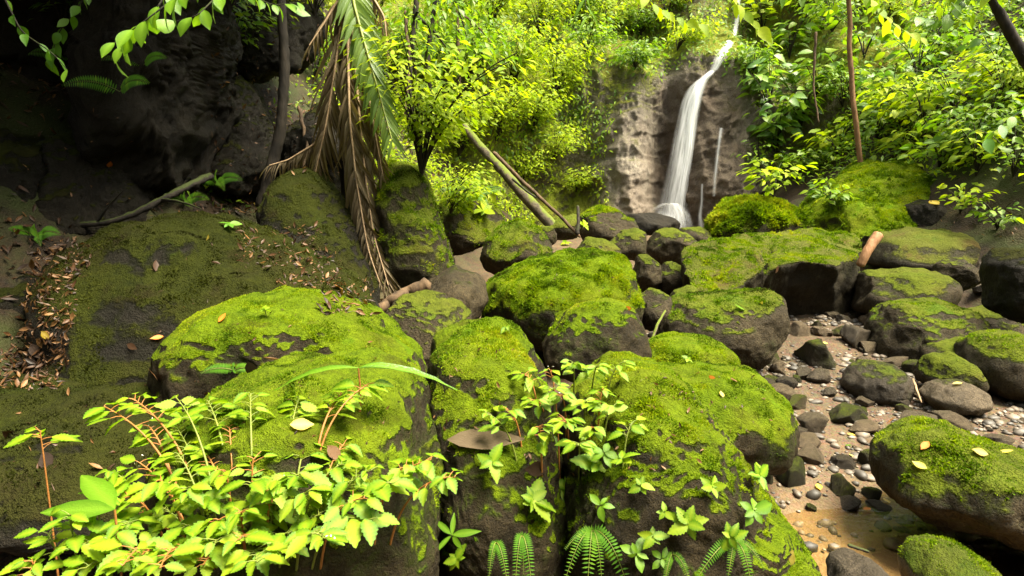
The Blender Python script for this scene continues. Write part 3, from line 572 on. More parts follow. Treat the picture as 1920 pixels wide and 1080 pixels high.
boulder('black ledge rock behind the dead palm fronds', [(535,330),(545,240),(590,190),(655,205),(670,300),(630,360),(570,365)], 7.3, 0.5, 0.3, 6, 'rock_dark', (0.5, 1.0, -0.05), 75, cuts=6, rough=1.5, blocky=1.5)
boulder('smooth pale grey stone half hidden by bright leaves', [(356,810),(362,785),(385,778),(412,784),(422,805),(436,815),(420,830),(370,830)], 2.15, 0.05, 0.2, 5, 'grey_stone', (3, 4, -1), 72, rough=0.3, name='stone', cat='stone')
# ------------------------------------------------------------------ plant tools
bpy.context.view_layer.update()
DG = bpy.context.evaluated_depsgraph_get()
def surf(px, py, fallback=3.0):
    d = Vector(ray(px, py)).normalized()
    ok, loc, nor, i, ob, mw = scene.ray_cast(DG, Vector((0, 0, CAM_Z)), d)
    if not ok: return P(px, py, fallback), np.array([0, 0, 1.0])
    return np.array(loc[:]), np.array(nor[:])
def unit(v):
    v = np.asarray(v, float); return v / np.maximum(np.linalg.norm(v, axis=-1, keepdims=True), 1e-9)
def leaf_tpl(n, wid, peak=0.4, fold=0.25, droop=0.3, serr=0.0, asym=0.0, heart=0.0, point=1.0, wave=0.0):
    t = np.linspace(0, 1, n + 1)
    a = peak / (1 - peak)
    prof = np.where(t < peak, np.sin(np.clip(t / peak, 0, 1) * math.pi / 2) ** (0.7 - 0.35 * heart), np.cos(np.clip((t - peak) / (1 - peak), 0, 1) * math.pi / 2) ** point)
    V = []; vein = []
    for i, tt in enumerate(t):
        w = max(wid * prof[i], 0.006) * (1 + (serr if i % 2 else -serr) * (0 < i < n))
        z = -droop * tt * tt
        y = tt - (heart * 0.12 if i == 0 else 0)
        wv = wave * math.sin(i * 2.1)
        V += [(-w * (1 + asym), y + 0.02 * (i % 2), z + fold * w + wv), (0, tt, z), (w * (1 - asym), y + 0.02 * (i % 2), z + fold * w - wv)]
        vein += [0, 1, 0]
    F = []
    for i in range(n):
        q = i * 3
        F += [(q, q + 1, q + 4, q + 3), (q + 1, q + 2, q + 5, q + 4)]
    return np.array(V), np.array(F), np.array(vein, float)
T_BEG = [leaf_tpl(14, 0.29, 0.36, f, d, 0.11, a, 0.5, 0.9, 0.010) for f, d, a in ((0.18, 0.22, 0.12), (0.28, 0.35, -0.12), (0.1, 0.12, 0.08))]
T_OV = [leaf_tpl(7, 0.27, 0.45, 0.2, 0.25), leaf_tpl(7, 0.30, 0.42, 0.3, 0.4), leaf_tpl(7, 0.24, 0.5, 0.12, 0.15)]
T_OBO = [leaf_tpl(7, 0.26, 0.58, 0.2, 0.3), leaf_tpl(7, 0.29, 0.6, 0.15, 0.45)]
T_HEART = [leaf_tpl(8, 0.36, 0.28, 0.2, 0.35, 0, 0, 1.0), leaf_tpl(8, 0.33, 0.3, 0.3, 0.5, 0, 0, 1.0)]
T_STRAP = [leaf_tpl(9, 0.055, 0.45, 0.35, 0.45), leaf_tpl(9, 0.08, 0.4, 0.3, 0.2)]
T_LANCE = [leaf_tpl(8, 0.125, 0.42, 0.15, 0.1)]
T_LOW = [leaf_tpl(2, 0.27, 0.5, 0.25, 0.25), leaf_tpl(2, 0.23, 0.5, 0.15, 0.45), leaf_tpl(2, 0.16, 0.5, 0.2, 0.3)]
T_LITTER = [leaf_tpl(3, 0.22, 0.45, 0.8, -0.55), leaf_tpl(3, 0.17, 0.4, -0.7, 0.6), leaf_tpl(3, 0.13, 0.5, 1.2, 0.5, wave=0.06), leaf_tpl(2, 0.03, 0.5, 0.3, 0.2)]
T_FLAT = [leaf_tpl(7, 0.27, 0.45, 0.12, -0.06), leaf_tpl(7, 0.24, 0.4, 0.25, -0.12), leaf_tpl(7, 0.3, 0.45, 0.1, 0.0, wave=0.02)]
T_PIN = leaf_tpl(3, 0.13, 0.35, 0.15, 0.15)
def tpl_meshes(name, tpls, mat): return [mesh_np(name, V, F, mat, {'vein': ve}) for V, F, ve in tpls]
LM = {
 'begonia': tpl_meshes('serrated_leaf', T_BEG, M['begonia']), 'seedling': tpl_meshes('seedling_leaf', T_OBO, M['seedling']),
 'pale': tpl_meshes('broad_leaf', T_HEART + T_OV, M['pale']), 'green': tpl_meshes('oval_leaf', T_OV, M['green']), 'lime': tpl_meshes('oval_leaf', T_OV, M['lime']),
 'strap': tpl_meshes('strap_leaf', T_STRAP, M['seedling']), 'lance': tpl_meshes('lance_leaf', T_LANCE, M['seedling']),
 'dark': tpl_meshes('hanging_leaf', T_OV, M['fern']), 'litter': tpl_meshes('dead_leaf', T_FLAT, M['litter']), 'tan': tpl_meshes('tan_leaf', T_FLAT, M['palm_dead']), 'flat_green': tpl_meshes('green_leaf', T_FLAT, M['seedling']),
 'yellow': tpl_meshes('yellow_leaf', T_FLAT, M['yellow']), 'orange': tpl_meshes('orange_leaf', T_FLAT, M['orange']),
 'palm_green': tpl_meshes('leaflet', [leaf_tpl(6, 0.062, 0.3, 0.25, 0.2)], M['palm_green']),
 'palm_dead': tpl_meshes('leaflet', [leaf_tpl(6, 0.030, 0.3, 0.6, 0.35, wave=0.01), leaf_tpl(6, 0.042, 0.3, 0.8, 0.6, wave=-0.015)], M['palm_dead']),
}
def frames(d, n):
    Y = unit(d); X = unit(np.cross(Y, n)); Z = np.cross(X, Y); return X, Y, Z
def merge(tpls, pos, d, n, size, which=None):
    """leaf instances joined into one mesh: returns V, F, tint"""
    pos = np.asarray(pos); N = len(pos); X, Y, Z = frames(d, n); size = np.broadcast_to(size, N)
    if which is None: which = rng.integers(0, len(tpls), N)
    Vs, Fs, Ts, off = [], [], [], 0
    tint = rng.random(N)
    for k, (tv, tf, _) in enumerate(tpls):
        s = which == k; m = int(s.sum())
        if not m: continue
        v = pos[s][:, None, :] + size[s][:, None, None] * (tv[None, :, 0:1] * X[s][:, None, :] + tv[None, :, 1:2] * Y[s][:, None, :] + tv[None, :, 2:3] * Z[s][:, None, :])
        f = tf[None] + (np.arange(m) * len(tv))[:, None, None] + off
        Vs.append(v.reshape(-1, 3)); Fs.append(f.reshape(-1, tf.shape[1])); Ts.append(np.repeat(tint[s], len(tv))); off += m * len(tv)
    return np.concatenate(Vs), np.concatenate(Fs), np.concatenate(Ts)
def leaf_obj(name, me, parent, pos, d, n, size):
    o = bpy.data.objects.new(name, me); col.objects.link(o); o.parent = parent
    X, Y, Z = frames(np.asarray(d, float), np.asarray(n, float)); s = float(size)
    o.matrix_basis = Matrix(((X[0]*s, Y[0]*s, Z[0]*s, pos[0]), (X[1]*s, Y[1]*s, Z[1]*s, pos[1]), (X[2]*s, Y[2]*s, Z[2]*s, pos[2]), (0, 0, 0, 1)))
    return o
def tube(pts, rad, sides=6, wob=0.0):
    pts = np.asarray(pts, float); n = len(pts); rad = np.broadcast_to(rad, n)
    if wob: return bark_tube(pts, rad, max(sides, 10), wob)
    tan = unit(np.gradient(pts, axis=0)); ref = np.array([0.3, 0.9, 0.2]) if abs(tan[0][2]) > 0.8 else np.array([0, 0, 1.0])
    V = []; 
    for i in range(n):
        a = unit(np.cross(tan[i], ref)); b = np.cross(tan[i], a)
        for k in range(sides):
            t = 2 * math.pi * k / sides; r = rad[i] * (1 + wob * rng.uniform(-1, 1))
            V.append(pts[i] + r * (math.cos(t) * a + math.sin(t) * b))
    F = [(i * sides + k, i * sides + (k + 1) % sides, (i + 1) * sides + (k + 1) % sides, (i + 1) * sides + k) for i in range(n - 1) for k in range(sides)]
    V.append(pts[-1]); t = len(V) - 1
    for k in range(sides): F.append(((n - 1) * sides + k, (n - 1) * sides + (k + 1) % sides, t, t))
    # last ring closed by degenerate-free fan: quads with repeated tip are turned into thin quads
    F = [f if f[2] != f[3] else (f[0], f[1], t, (n - 1) * sides + (f[0] - (n - 1) * sides)) for f in F]
    F = [f for f in F if len(set(f)) == 4]
    return np.array(V), np.array(F)
def bark_tube(pts, rad, sides, wob):
    n = len(pts); m = max(n, int(np.linalg.norm(np.diff(pts, axis=0), axis=1).sum() / max(0.03, rad.mean() * 0.6))); m = min(m, 120)
    s = np.linspace(0, 1, n); t = np.linspace(0, 1, m); pts = np.stack([np.interp(t, s, pts[:, k]) for k in range(3)], 1); rad = np.interp(t, s, rad)
    sd = int(rng.integers(0, 9999)); cc = np.stack([t * 9, t * 0 + sd, t * 0], 1)
    pts = pts + np.stack([vnoise(cc, 1), vnoise(cc, 2), vnoise(cc, 3) * 0.3], 1) * (rad * wob * 3)[:, None] * np.sin(t * math.pi)[:, None]
    tan = unit(np.gradient(pts, axis=0)); ref = np.array([0.3, 0.9, 0.2]) if abs(tan[0][2]) > 0.8 else np.array([0, 0, 1.0])
    a = unit(np.cross(tan, ref)); b = np.cross(tan, a); th = np.arange(sides) * 2 * math.pi / sides
    ring = np.cos(th)[None, :, None] * a[:, None, :] + np.sin(th)[None, :, None] * b[:, None, :]
    nz = vnoise((np.repeat(pts, sides, 0) + ring.reshape(-1, 3) * rad.mean()) / np.maximum(rad.mean() * 0.8, 0.01), sd).reshape(m, sides)
    taper = np.ones(m); taper[-1] = 0.45; taper[0] = 0.6
    V = (pts[:, None, :] + ring * (rad * taper)[:, None, None] * (1 + wob * 1.3 * nz)[:, :, None]).reshape(-1, 3)
    F = [(i * sides + k, i * sides + (k + 1) % sides, (i + 1) * sides + (k + 1) % sides, (i + 1) * sides + k) for i in range(m - 1) for k in range(sides)]
    o = len(V); V = np.concatenate([V, pts[-1:] + tan[-1] * rad[-1] * 0.25, pts[:1]]); e = (m - 1) * sides
    for k in range(0, sides - sides % 2, 2): F.append((e + k, e + k + 1, e + (k + 2) % sides, o)); F.append(((k + 2) % sides, k + 1, k, o + 1))
    return V, np.array(F)
def joined(parts):
    Vs, Fs, o = [], [], 0
    for V, F in parts: Vs.append(V); Fs.append(F + o); o += len(V)
    return np.concatenate(Vs), np.concatenate(Fs)
def qcurve(a, c, b, n=10):
    t = np.linspace(0, 1, n)[:, None]; return (1 - t) ** 2 * a + 2 * t * (1 - t) * c + t * t * b
def ccurve(pts, n=24):
    pts = np.asarray(pts, float); s = np.r_[0, np.cumsum(np.linalg.norm(np.diff(pts, axis=0), axis=1))]; t = np.linspace(0, s[-1], n)
    out = np.stack([np.interp(t, s, pts[:, k]) for k in range(3)], 1)
    for _ in range(2): out[1:-1] = 0.25 * out[:-2] + 0.5 * out[1:-1] + 0.25 * out[2:]
    return out

# ------------------------------------------------------------------ waterfall
def ribbon(path, offs=0.10):
    """path: (px, py, width px, density); a slightly domed sheet hugging the cliff"""
    ctr = np.array([cliff_hit(a, b, offs) for a, b, w, k in path]); wid = np.array([w * c[1] / FPX for (a, b, w, k), c in zip(path, ctr)]); den = np.array([p[3] for p in path], float)
    n = 60; s = np.r_[0, np.cumsum(np.linalg.norm(np.diff(ctr, axis=0), axis=1))]; t = np.linspace(0, s[-1], n)
    c = np.stack([np.interp(t, s, ctr[:, k]) for k in range(3)], 1); w = np.interp(t, s, wid); dn = np.interp(t, s, den)
    for _ in range(5): c[1:-1] = 0.25 * c[:-2] + 0.5 * c[1:-1] + 0.25 * c[2:]
    # falling water leaves the rock: never recede again on the way down
    c[:, 1] = np.minimum.accumulate(c[:, 1])
    m = 13; u = np.linspace(-1, 1, m)
    V = np.zeros((n, m, 3)); V[:, :, 0] = c[:, None, 0] + u * w[:, None] / 2; V[:, :, 1] = c[:, None, 1] - 0.35 * w[:, None] * (1 - u * u) * 0.5 ; V[:, :, 2] = c[:, None, 2]
    V[:, :, 1] += 0.02 * vnoise(np.stack([V[:, :, 0].ravel() * 9, V[:, :, 2].ravel(), V[:, :, 0].ravel() * 0], 1), 4).reshape(n, m)
    i = np.arange(n * m).reshape(n, m); F = np.stack([i[:-1, :-1].ravel(), i[:-1, 1:].ravel(), i[1:, 1:].ravel(), i[1:, :-1].ravel()], 1)
    return V.reshape(-1, 3), F, {'across': np.tile(u, n), 'along': np.repeat(t, m), 'flow': np.repeat(dn, m)}
fall = thing('waterfall', cliff_hit(1258, 425), 'silky white waterfall sliding down the grey cliff', 'waterfall')
FB = np.array(fall.location[:])
def strand(name, path, offs=0.1):
    V, F, at = ribbon(path, offs); link(name, mesh_np(name, V - FB, F, M['fall'], at), fall)
strand('main_stream', [(1337,132,14,1.3),(1322,146,20,1.6),(1302,166,32,1.8),(1289,195,38,1.8),(1281,235,40,1.7),(1274,280,46,1.35),(1267,330,52,1.15),(1259,375,60,1.05),(1254,410,70,0.85),(1254,440,86,0.0)], 0.14)
strand('main_stream', [(1318,150,14,1.3),(1300,180,18,1.5),(1290,230,20,1.5),(1286,290,22,1.4),(1278,350,20,1.4),(1268,400,26,1.0),(1268,436,34,0.2)], 0.22)
strand('upper_stream', [(1386,-40,9,0.8),(1383,30,9,0.8),(1378,58,11,0.9),(1366,84,18,1.3),(1350,108,22,1.2),(1338,132,16,1.3)], 0.15)
strand('side_trickle', [(1352,240,8,0.6),(1349,262,9,0.6),(1344,300,8,0.6),(1340,335,8,0.5),(1338,368,7,0.3)], 0.08)
strand('side_trickle', [(1316,345,6,0.6),(1315,380,7,0.7),(1309,405,9,0.8),(1312,432,14,0.5)], 0.08)
strand('splash', [(1222,396,14,0.0),(1230,384,20,0.5),(1240,380,30,0.7),(1248,400,50,0.6),(1248,420,64,0.35),(1248,438,76,0.0)], 0.25)

strand('spray', [(1256,385,60,0.0),(1254,405,100,0.35),(1252,425,130,0.35),(1252,442,150,0.0)], 0.45)

# ------------------------------------------------------------------ trees, logs and sticks
def woody(name, path, r0, r1, mat, label, cat, wob=0.12, sides=9, n=24, limbs=()):
    c = ccurve(path, n); rad = np.linspace(r0, r1, len(c)); V, F = tube(c, rad, sides, wob)
    base = c[0]
    parts = [(V, F)]
    for (k, v, L, r) in limbs:
        a = c[int(k * (len(c) - 1))]; v = unit(np.array(v)); parts.append(tube(qcurve(a, a + v * L * 0.5 + np.array([0, 0, L * 0.08]), a + v * L, 8), np.linspace(r, r * 0.3, 8), 6, wob))
    V, F = joined(parts)
    o = link(name, mesh_np(name, V - base, F, M[mat]), loc=base); tag(o, label, cat); return o
def crowned_tree(label, path, r0, r1, mat, crown, leafmat, nleaf, lsize, limbs=(), name='tree', tpl=None):
    """crown: list of (centre, radius) leaf clumps"""
    c = ccurve(path, 26); base = c[0]; t = thing(name, base, label, 'tree')
    parts = [tube(c, np.linspace(r0, r1, len(c)), 9, 0.1)]
    for ce, ra in crown:
        k = int(len(c) * rng.uniform(0.55, 0.98)) - 1
        parts.append(tube(qcurve(c[k], (c[k] + ce) / 2 + np.array([0, 0, 0.15]), ce, 8), np.linspace(r1 * 0.8 + 0.006, 0.006, 8), 6, 0.1))
    for (k, v, L, r) in limbs:
        a = c[int(k * (len(c) - 1))]; v = unit(np.array(v)); parts.append(tube(qcurve(a, a + v * L * 0.5 + np.array([0, 0, L * 0.1]), a + v * L, 8), np.linspace(r, r * 0.3, 8), 6, 0.1))
    V, F = joined(parts); link('trunk', mesh_np('trunk', V - base, F, M[mat]), t)
    ps, ds, ns = [], [], []
    for ce, ra in crown:
        n = int(nleaf * ra ** 2)
        q = unit(rng.normal(0, 1, (n, 3))) * (rng.random((n, 1)) ** 0.45) * ra * np.array([1, 1, 0.55])
        ps.append(ce + q); ds.append(unit(q) * 0.8 + rng.normal(0, 0.5, (n, 3)) + np.array([0, 0, -0.35])); ns.append(rng.normal(0, 0.45, (n, 3)) + np.array([0, -0.1, 1]))
    if ps:
        V, F, ti = merge(tpl or T_LOW, np.concatenate(ps), np.concatenate(ds), np.concatenate(ns), lsize * rng.uniform(0.6, 1.25, sum(len(p) for p in ps)))
        link('crown', mesh_np('crown', V - base, F, M[leafmat], {'tint': ti}), t)
    return t
crowned_tree('slender dark tree left of the palm', [P(488,392,6.0), P(505,330,6.0), P(525,250,6.0), P(534,140,6.0), P(530,40,6.0), P(520,-120,6.0), P(500,-300,6.0)], 0.055, 0.032, 'bark_dark', [(P(430,-120,5.6), 0.7), (P(560,-150,6.2), 0.7), (P(500,-260,6), 0.9)], 'dark_leaf', 260, 0.14, limbs=[(0.62, (-0.5, -0.2, 0.8), 0.9, 0.025), (0.66, (0.7, 0, 0.7), 1.0, 0.022)])
crowned_tree('thin reddish trunk rising from the right bank', [P(1616,330,11.0), P(1606,246,11.0), P(1600,190,11.0), P(1594,100,11.0), P(1592,20,11.0), P(1588,-120,11)], 0.045, 0.034, 'bark_red', [(P(1560,-40,10.8), 0.8), (P(1640,-60,11), 0.9)], 'green', 140, 0.2)
crowned_tree('dark forked tree leaning in at the upper right corner', [P(2010,230,6.0), P(1930,120,6.0), P(1885,45,6.0), P(1850,-20,6.0), P(1800,-140,6.0)], 0.06, 0.035, 'bark_dark', [(P(1780,-10,5.8), 0.45), (P(1700,-30,6.2), 0.4), (P(1880,-60,5.6), 0.5)], 'green', 200, 0.13, limbs=[(0.45, (-0.6, 0.1, 0.8), 1.1, 0.03), (0.3, (0.1, 0.1, 1), 1.2, 0.03)])
for k, (pp, lab) in enumerate([
    ([P(770,250,8.6), P(765,150,8.6), P(775,60,8.7), P(790,-120,8.8)], 'blackish sapling trunk right of the green palm frond'),
    ([P(815,240,9.0), P(800,130,9.0), P(810,40,9.0), P(830,-100,9)], 'thin dark sapling among the yellow green shrubs'),
    ([P(862,180,9.6), P(860,110,9.6), P(858,40,9.6), P(850,-80,9.6)], 'brown vine draped sapling right of the dark saplings')]):
    crowned_tree(lab, pp, 0.05 - 0.012 * k, 0.03, 'bark_dark' if k < 2 else 'bark', [(pp[2] + np.array([0.1, -0.1, 0.2]), 0.7), (pp[2] + np.array([0.5, 0.1, -0.3]), 0.6)], 'green', 260, 0.13)
woody('fallen_log', [P(860,225,10.8), P(905,280,10.4), P(950,330,10.0), P(1000,385,9.8), P(1055,445,9.6)], 0.06, 0.095, 'bark_pale', 'pale mossy fallen trunk leaning out of the bright shrubs', 'log', 0.05, 12)
woody('stick', [P(925,285,9.2), P(990,350,9.1), P(1050,405,9.0), P(1088,445,8.9)], 0.030, 0.022, 'bark', 'long straight dry stick leaning in front of the pale trunk', 'stick')
woody('stick', [P(960,335,9.3), P(990,360,9.2), P(1008,372,9.2)], 0.02, 0.012, 'bark_dark', 'short broken twig crossing the pale trunk', 'stick')
woody('stick', [P(1082,440,8.8), P(1085,410,8.9), P(1083,385,9)], 0.03, 0.02, 'bark_dark', 'upright dark stub at the lower end of the leaning stick', 'stick')
woody('broken_branch', [P(1612,500,7.1), P(1625,472,7.1), P(1648,438,7.2)], 0.05, 0.06, 'wood_orange', 'broken orange brown branch standing right of the tilted slab', 'branch', 0.03)
woody('branch', [P(-40,440,5.0), P(90,425,5.0), P(200,420,5.0), P(262,398,5.1), P(310,368,5.2), P(365,342,5.4), P(395,330,6.0)], 0.016, 0.034, 'bark_dark', 'dark crooked branch lying along the top of the left slab', 'branch', 0.2, limbs=[(0.62, (0.6, -0.3, -0.1), 0.5, 0.015), (0.4, (0.5, -0.2, 0.4), 0.45, 0.012)])
woody('branch', [P(690,596,4.9), P(740,560,5.0), P(775,545,5.1), P(806,532,5.1)], 0.035, 0.06, 'bark', 'short brown log behind the dark angular rock', 'log', 0.18)
woody('stick', [P(122,790,2.9), P(160,770,3.0), P(195,750,3.1)], 0.010, 0.006, 'bark_dark', 'black twig resting on the low dark rock', 'stick')
woody('stick', [P(1222,640,5.2), P(1232,610,5.3), P(1248,582,5.5)], 0.014, 0.01, 'bark_pale', 'pale stick poking up left of the wide squared rock', 'stick')
woody('stick', [P(1712,710,5.0), P(1720,735,4.7), P(1728,755,4.6)], 0.01, 0.007, 'rachis', 'bent pale twig beside the egg shaped boulder', 'stick')
woody('stick', [P(-20,998,2.6), P(60,985,2.6), P(130,968,2.5)], 0.010, 0.006, 'bark', 'thin dead twig on the soil in the lower left corner', 'stick')
woody('stick', [P(1590,1022,2.5), P(1630,1035,2.5)], 0.008, 0.006, 'bark_dark', 'small dark twig lying in the shallow water', 'stick')

for k, (pts, lab) in enumerate([([P(402,60,7.2), P(398,160,7.1), P(405,260,7.0), P(390,330,6.8)], 'brown root hanging right of the black rock pillar'), ([P(420,180,7.0), P(412,240,6.9), P(418,300,6.8)], 'thin pale root left of the slender dark tree'), ([P(560,200,7.0), P(575,260,6.8), P(570,320,6.5)], 'thin root behind the slender dark tree'),
        ([P(760,20,8.2), P(768,120,8.1), P(758,220,8.0)], 'dangling vine right of the green palm frond'), ([P(1530,60,10.8), P(1526,170,10.7), P(1535,230,10.6)], 'thin vine left of the reddish trunk')]):
    woody('root' if 'root' in lab else 'vine', pts, 0.022, 0.012, 'bark' if k != 1 else 'rachis', lab, 'root' if 'root' in lab else 'vine', 0.3)
# ------------------------------------------------------------------ palm with hanging fronds
crown_top = P(652, -90, 6.3)
palm = thing('palm_tree', [crown_top[0] - 0.2, 7.0, h1(crown_top[0] - 0.2, 7.0)], 'palm with hanging dead brown fronds and one green frond', 'palm')
PB = np.array(palm.location[:])
V, F = tube(ccurve([PB - np.array([0, 0, 0.3]), PB + np.array([0.05, -0.2, 1.2]), crown_top], 20), np.linspace(0.14, 0.1, 20), 10, 0.08); link('trunk', mesh_np('trunk', V - PB, F, M['bark_dark']), palm)
def frond(path, kind, nl, L, spread, droop, widen=1.0, side=(1, -1), start=0.12):
    c = ccurve(path, 40); V, F = tube(c, np.linspace(0.02, 0.005, 40), 6)
    fr = link('frond', mesh_np('frond', V - PB, F, M['rachis'] if kind == 'palm_dead' else M['stem_green']), palm)
    tan = unit(np.gradient(c, axis=0))
    for i in range(nl):
        t = start + (1 - start) * i / (nl - 1); k = min(39, int(t * 39)); ta = tan[k]
        sd = unit(np.cross(ta, np.array([0.15, -1, 0.1])))
        for s in side:
            d = ta * (0.9 - 0.2 * spread) + sd * s * spread * rng.uniform(0.8, 1.2) + np.array([0, rng.normal(0, 0.12), -droop]) + rng.normal(0, 0.10 if kind == 'palm_dead' else 0.02, 3)
            ln = L * (0.55 + 0.6 * math.sin(math.pi * min(1, 0.15 + 0.8 * t))) * rng.uniform(0.85, 1.12)
            me = LM[kind][rng.integers(0, len(LM[kind]))]
            leaf_obj('leaflet', me, fr, c[k] - PB, d, np.array([0.1 * s, -1, 0.35]) + rng.normal(0, 0.2, 3), ln)
frond([crown_top, P(642,30,6.2), P(628,130,6.0), P(610,240,5.9), P(590,330,5.9)], 'palm_dead', 46, 0.42, 0.42, 0.6)
frond([crown_top, P(662,60,6.1), P(672,200,5.9), P(685,330,5.8), P(700,440,5.7), P(728,535,5.5)], 'palm_dead', 60, 0.44, 0.42, 0.6)
frond([crown_top, P(652,90,6.0), P(655,220,5.8), P(668,340,5.7), P(690,470,5.6), P(712,530,5.5)], 'palm_dead', 52, 0.42, 0.42, 0.55)
frond([P(650,40,6.2), P(690,170,5.9), P(705,260,5.8), P(718,330,5.8)], 'palm_dead', 24, 0.34, 0.3, 0.8)
frond([P(640,200,6.3), P(590,270,6.1), P(540,300,6.0), P(505,310,5.9)], 'palm_dead', 26, 0.24, 0.3, 0.9)
frond([crown_top, P(640,-10,6.1), P(610,40,6.0), P(580,85,5.9)], 'palm_dead', 14, 0.3, 0.3, 0.5)
frond([crown_top, P(664,10,5.7), P(686,90,5.5), P(712,180,5.4), P(735,262,5.3)], 'palm_green', 46, 0.30, 0.62, 0.5, start=0.05)
frond([crown_top, P(690,-20,6.0), P(720,30,5.9), P(727,90,5.9)], 'palm_dead', 12, 0.25, 0.25, 0.6)

# ------------------------------------------------------------------ far vegetation
def shrub(label, base, hgt, rad, nbr, lpb, lsize, kind, cat='shrub', name='shrub', lean=(0, -0.4, 0), objs=False, group=None, flat=0.5, tpl=None, stem='bark_dark', sprays=True):
    base = np.asarray(base, float); t = thing(name, base, label, cat, group)
    parts, ps, ds, ns, sz = [], [], [], [], []
    for b in range(nbr):
        az = rng.uniform(0, 2 * math.pi); r = rad * math.sqrt(rng.random()); tip = np.array([math.cos(az) * r, math.sin(az) * r, hgt * rng.uniform(0.45, 1.0)]) + np.array(lean) * hgt * rng.uniform(0.4, 1)
        ctl = np.array([tip[0] * 0.25, tip[1] * 0.25, tip[2] * 0.85]); c = qcurve(np.zeros(3), ctl, tip, 9)
        parts.append(tube(c, np.linspace(0.009, 0.003, 9) * (1 + hgt * 0.4), 4))
        tg = unit(np.gradient(c, axis=0))
        for i in range(lpb):
            k = rng.uniform(0.3, 1.0); q = min(8, int(k * 8)); p = c[q] + (c[min(8, q + 1)] - c[q]) * rng.random()
            hz = unit(np.array([tg[q][0], tg[q][1], 0]) + 1e-4); sd = np.array([-hz[1], hz[0], 0]) * (1 if i % 2 else -1)
            if sprays: p = p + sd * rng.random() * rad * 0.45 + rng.normal(0, 0.03, 3) * (1 + rad)
            ps.append(p); ds.append(sd * 0.9 + hz * rng.uniform(0, 0.9) + np.array([0, 0, rng.uniform(-0.55, 0.15)])); ns.append(np.array([0, -0.25, 1.0]) + rng.normal(0, flat, 3)); sz.append(lsize * rng.uniform(0.6, 1.25))
    V, F = joined(parts); link('stem', mesh_np('stem', V, F, M[stem]), t)
    if objs:
        for p, d, n, s in zip(ps, ds, ns, sz): leaf_obj('leaf', LM[kind][rng.integers(0, len(LM[kind]))], t, p, d, n, s)
    else:
        V, F, ti = merge(tpl or T_LOW, np.array(ps), np.array(ds), np.array(ns), np.array(sz)); f = link('foliage', mesh_np('foliage', V, F, M[kind], {'tint': ti}), t); f['kind'] = 'stuff'
    return t
def bank_point(px, py):
    """first thing the sight line meets: terrain, cliff or rock"""
    p, n = surf(px, py, 12); return p
# ground cover: world-space scatter over the banks and the cliff
def cover(name, label, n, region, kind, size, lift, tpl=None):
    x0, x1, y0, y1, fn = region
    x = rng.uniform(x0, x1, n); y = rng.uniform(y0, y1, n); z = height(x, y); e = 0.05
    gxn = (height(x + e, y) - z) / e; gyn = (height(x, y + e) - z) / e; N = unit(np.stack([-gxn, -gyn, np.ones(n)], 1))
    k = fn(x, y, z) > rng.random(n); x, y, z, N = x[k], y[k], z[k], N[k]; m = len(x)
    p = np.stack([x, y, z], 1) + N * (lift * rng.random((m, 1)) ** 1.5)
    d = rng.normal(0, 1, (m, 3)) * np.array([1, 1, 0.4]) + N * 0.3 + np.array([0, -0.3, -0.3]); nn = N * 0.6 + np.array([0, -0.2, 0.8]) + rng.normal(0, 0.4, (m, 3))
    V, F, ti = merge(tpl or T_LOW, p, d, nn, size * rng.uniform(0.5, 1.4, m))
    o = link(name, mesh_np(name, V, F, M[kind], {'tint': ti})); return tag(o, label, 'ground cover', kind='stuff')
def patch(x, y, sc, seed): return np.clip(0.5 + 1.3 * fbm(np.stack([x, y, x * 0], 1) * sc, 3, seed), 0, 1)
cover('ground_cover', 'low green plants carpeting the right bank', 34000, (4.6, 12, 7.5, 16.5, lambda x, y, z: np.maximum(0.35, patch(x, y, 0.9, 4)) * sstep(z, 1.7, 2.5)), 'green', 0.12, 0.30)
cover('ground_cover', 'yellow green seedlings carpeting the right bank', 22000, (4.6, 12, 8.0, 17, lambda x, y, z: patch(x, y, 0.7, 14) * sstep(z, 1.7, 2.3)), 'lime', 0.10, 0.25)
cover('ground_cover', 'low yellow green plants covering the bank left of the waterfall', 42000, (-4.5, 1.2, 7.6, 15, lambda x, y, z: patch(x, y, 0.8, 6) * sstep(z, 0.9, 1.6) * sstep(x + 0.55 * (y - 8), -2.4, -1.2)), 'lime', 0.085, 0.30)
cover('ground_cover', 'sparse small green plants on the dark left bank', 4500, (-6, -1.8, 6.0, 12, lambda x, y, z: patch(x, y, 1.2, 8)), 'green', 0.075, 0.12)
def cliff_cover(name, label, n, fn, kind, size, lift, tpl=None):
    x = rng.uniform(-3.5, 9, n); z = rng.uniform(0.9, 9, n); k = fn(x, z) > rng.random(n); x, z = x[k], z[k]; m = len(x)
    y = cliff_y(x, z); p = np.stack([x, y - lift * rng.random(m), z], 1)
    d = np.stack([rng.normal(0, 0.7, m), rng.uniform(-0.8, -0.1, m), rng.uniform(-1.2, 0.1, m)], 1); nn = np.array([0, -0.7, 0.7]) + rng.normal(0, 0.35, (m, 3))
    V, F, ti = merge(tpl or T_LOW, p, d, nn, size * rng.uniform(0.5, 1.4, m)); o = link(name, mesh_np(name, V, F, M[kind], {'tint': ti})); return tag(o, label, 'creeper', kind='stuff')
bare = lambda x, z: np.maximum(gauss(x, z, 4.15, 2.5, 1.15, 2.0), gauss(x, z, 2.8, 2.2, 0.62, 1.7))
cliff_cover('creeper', 'small leaved creeper draped over the cliff top beside the water', 22000, lambda x, z: np.maximum(sstep(patch(x, z, 0.9, 21), 0.35, 0.7), 0.9 * sstep(z, 4.3, 4.8) * sstep(z, 6.5, 5.5)) * sstep(bare(x, z), 0.34, 0.12) * sstep(z, 2.0, 3.5), 'green', 0.10, 0.18)
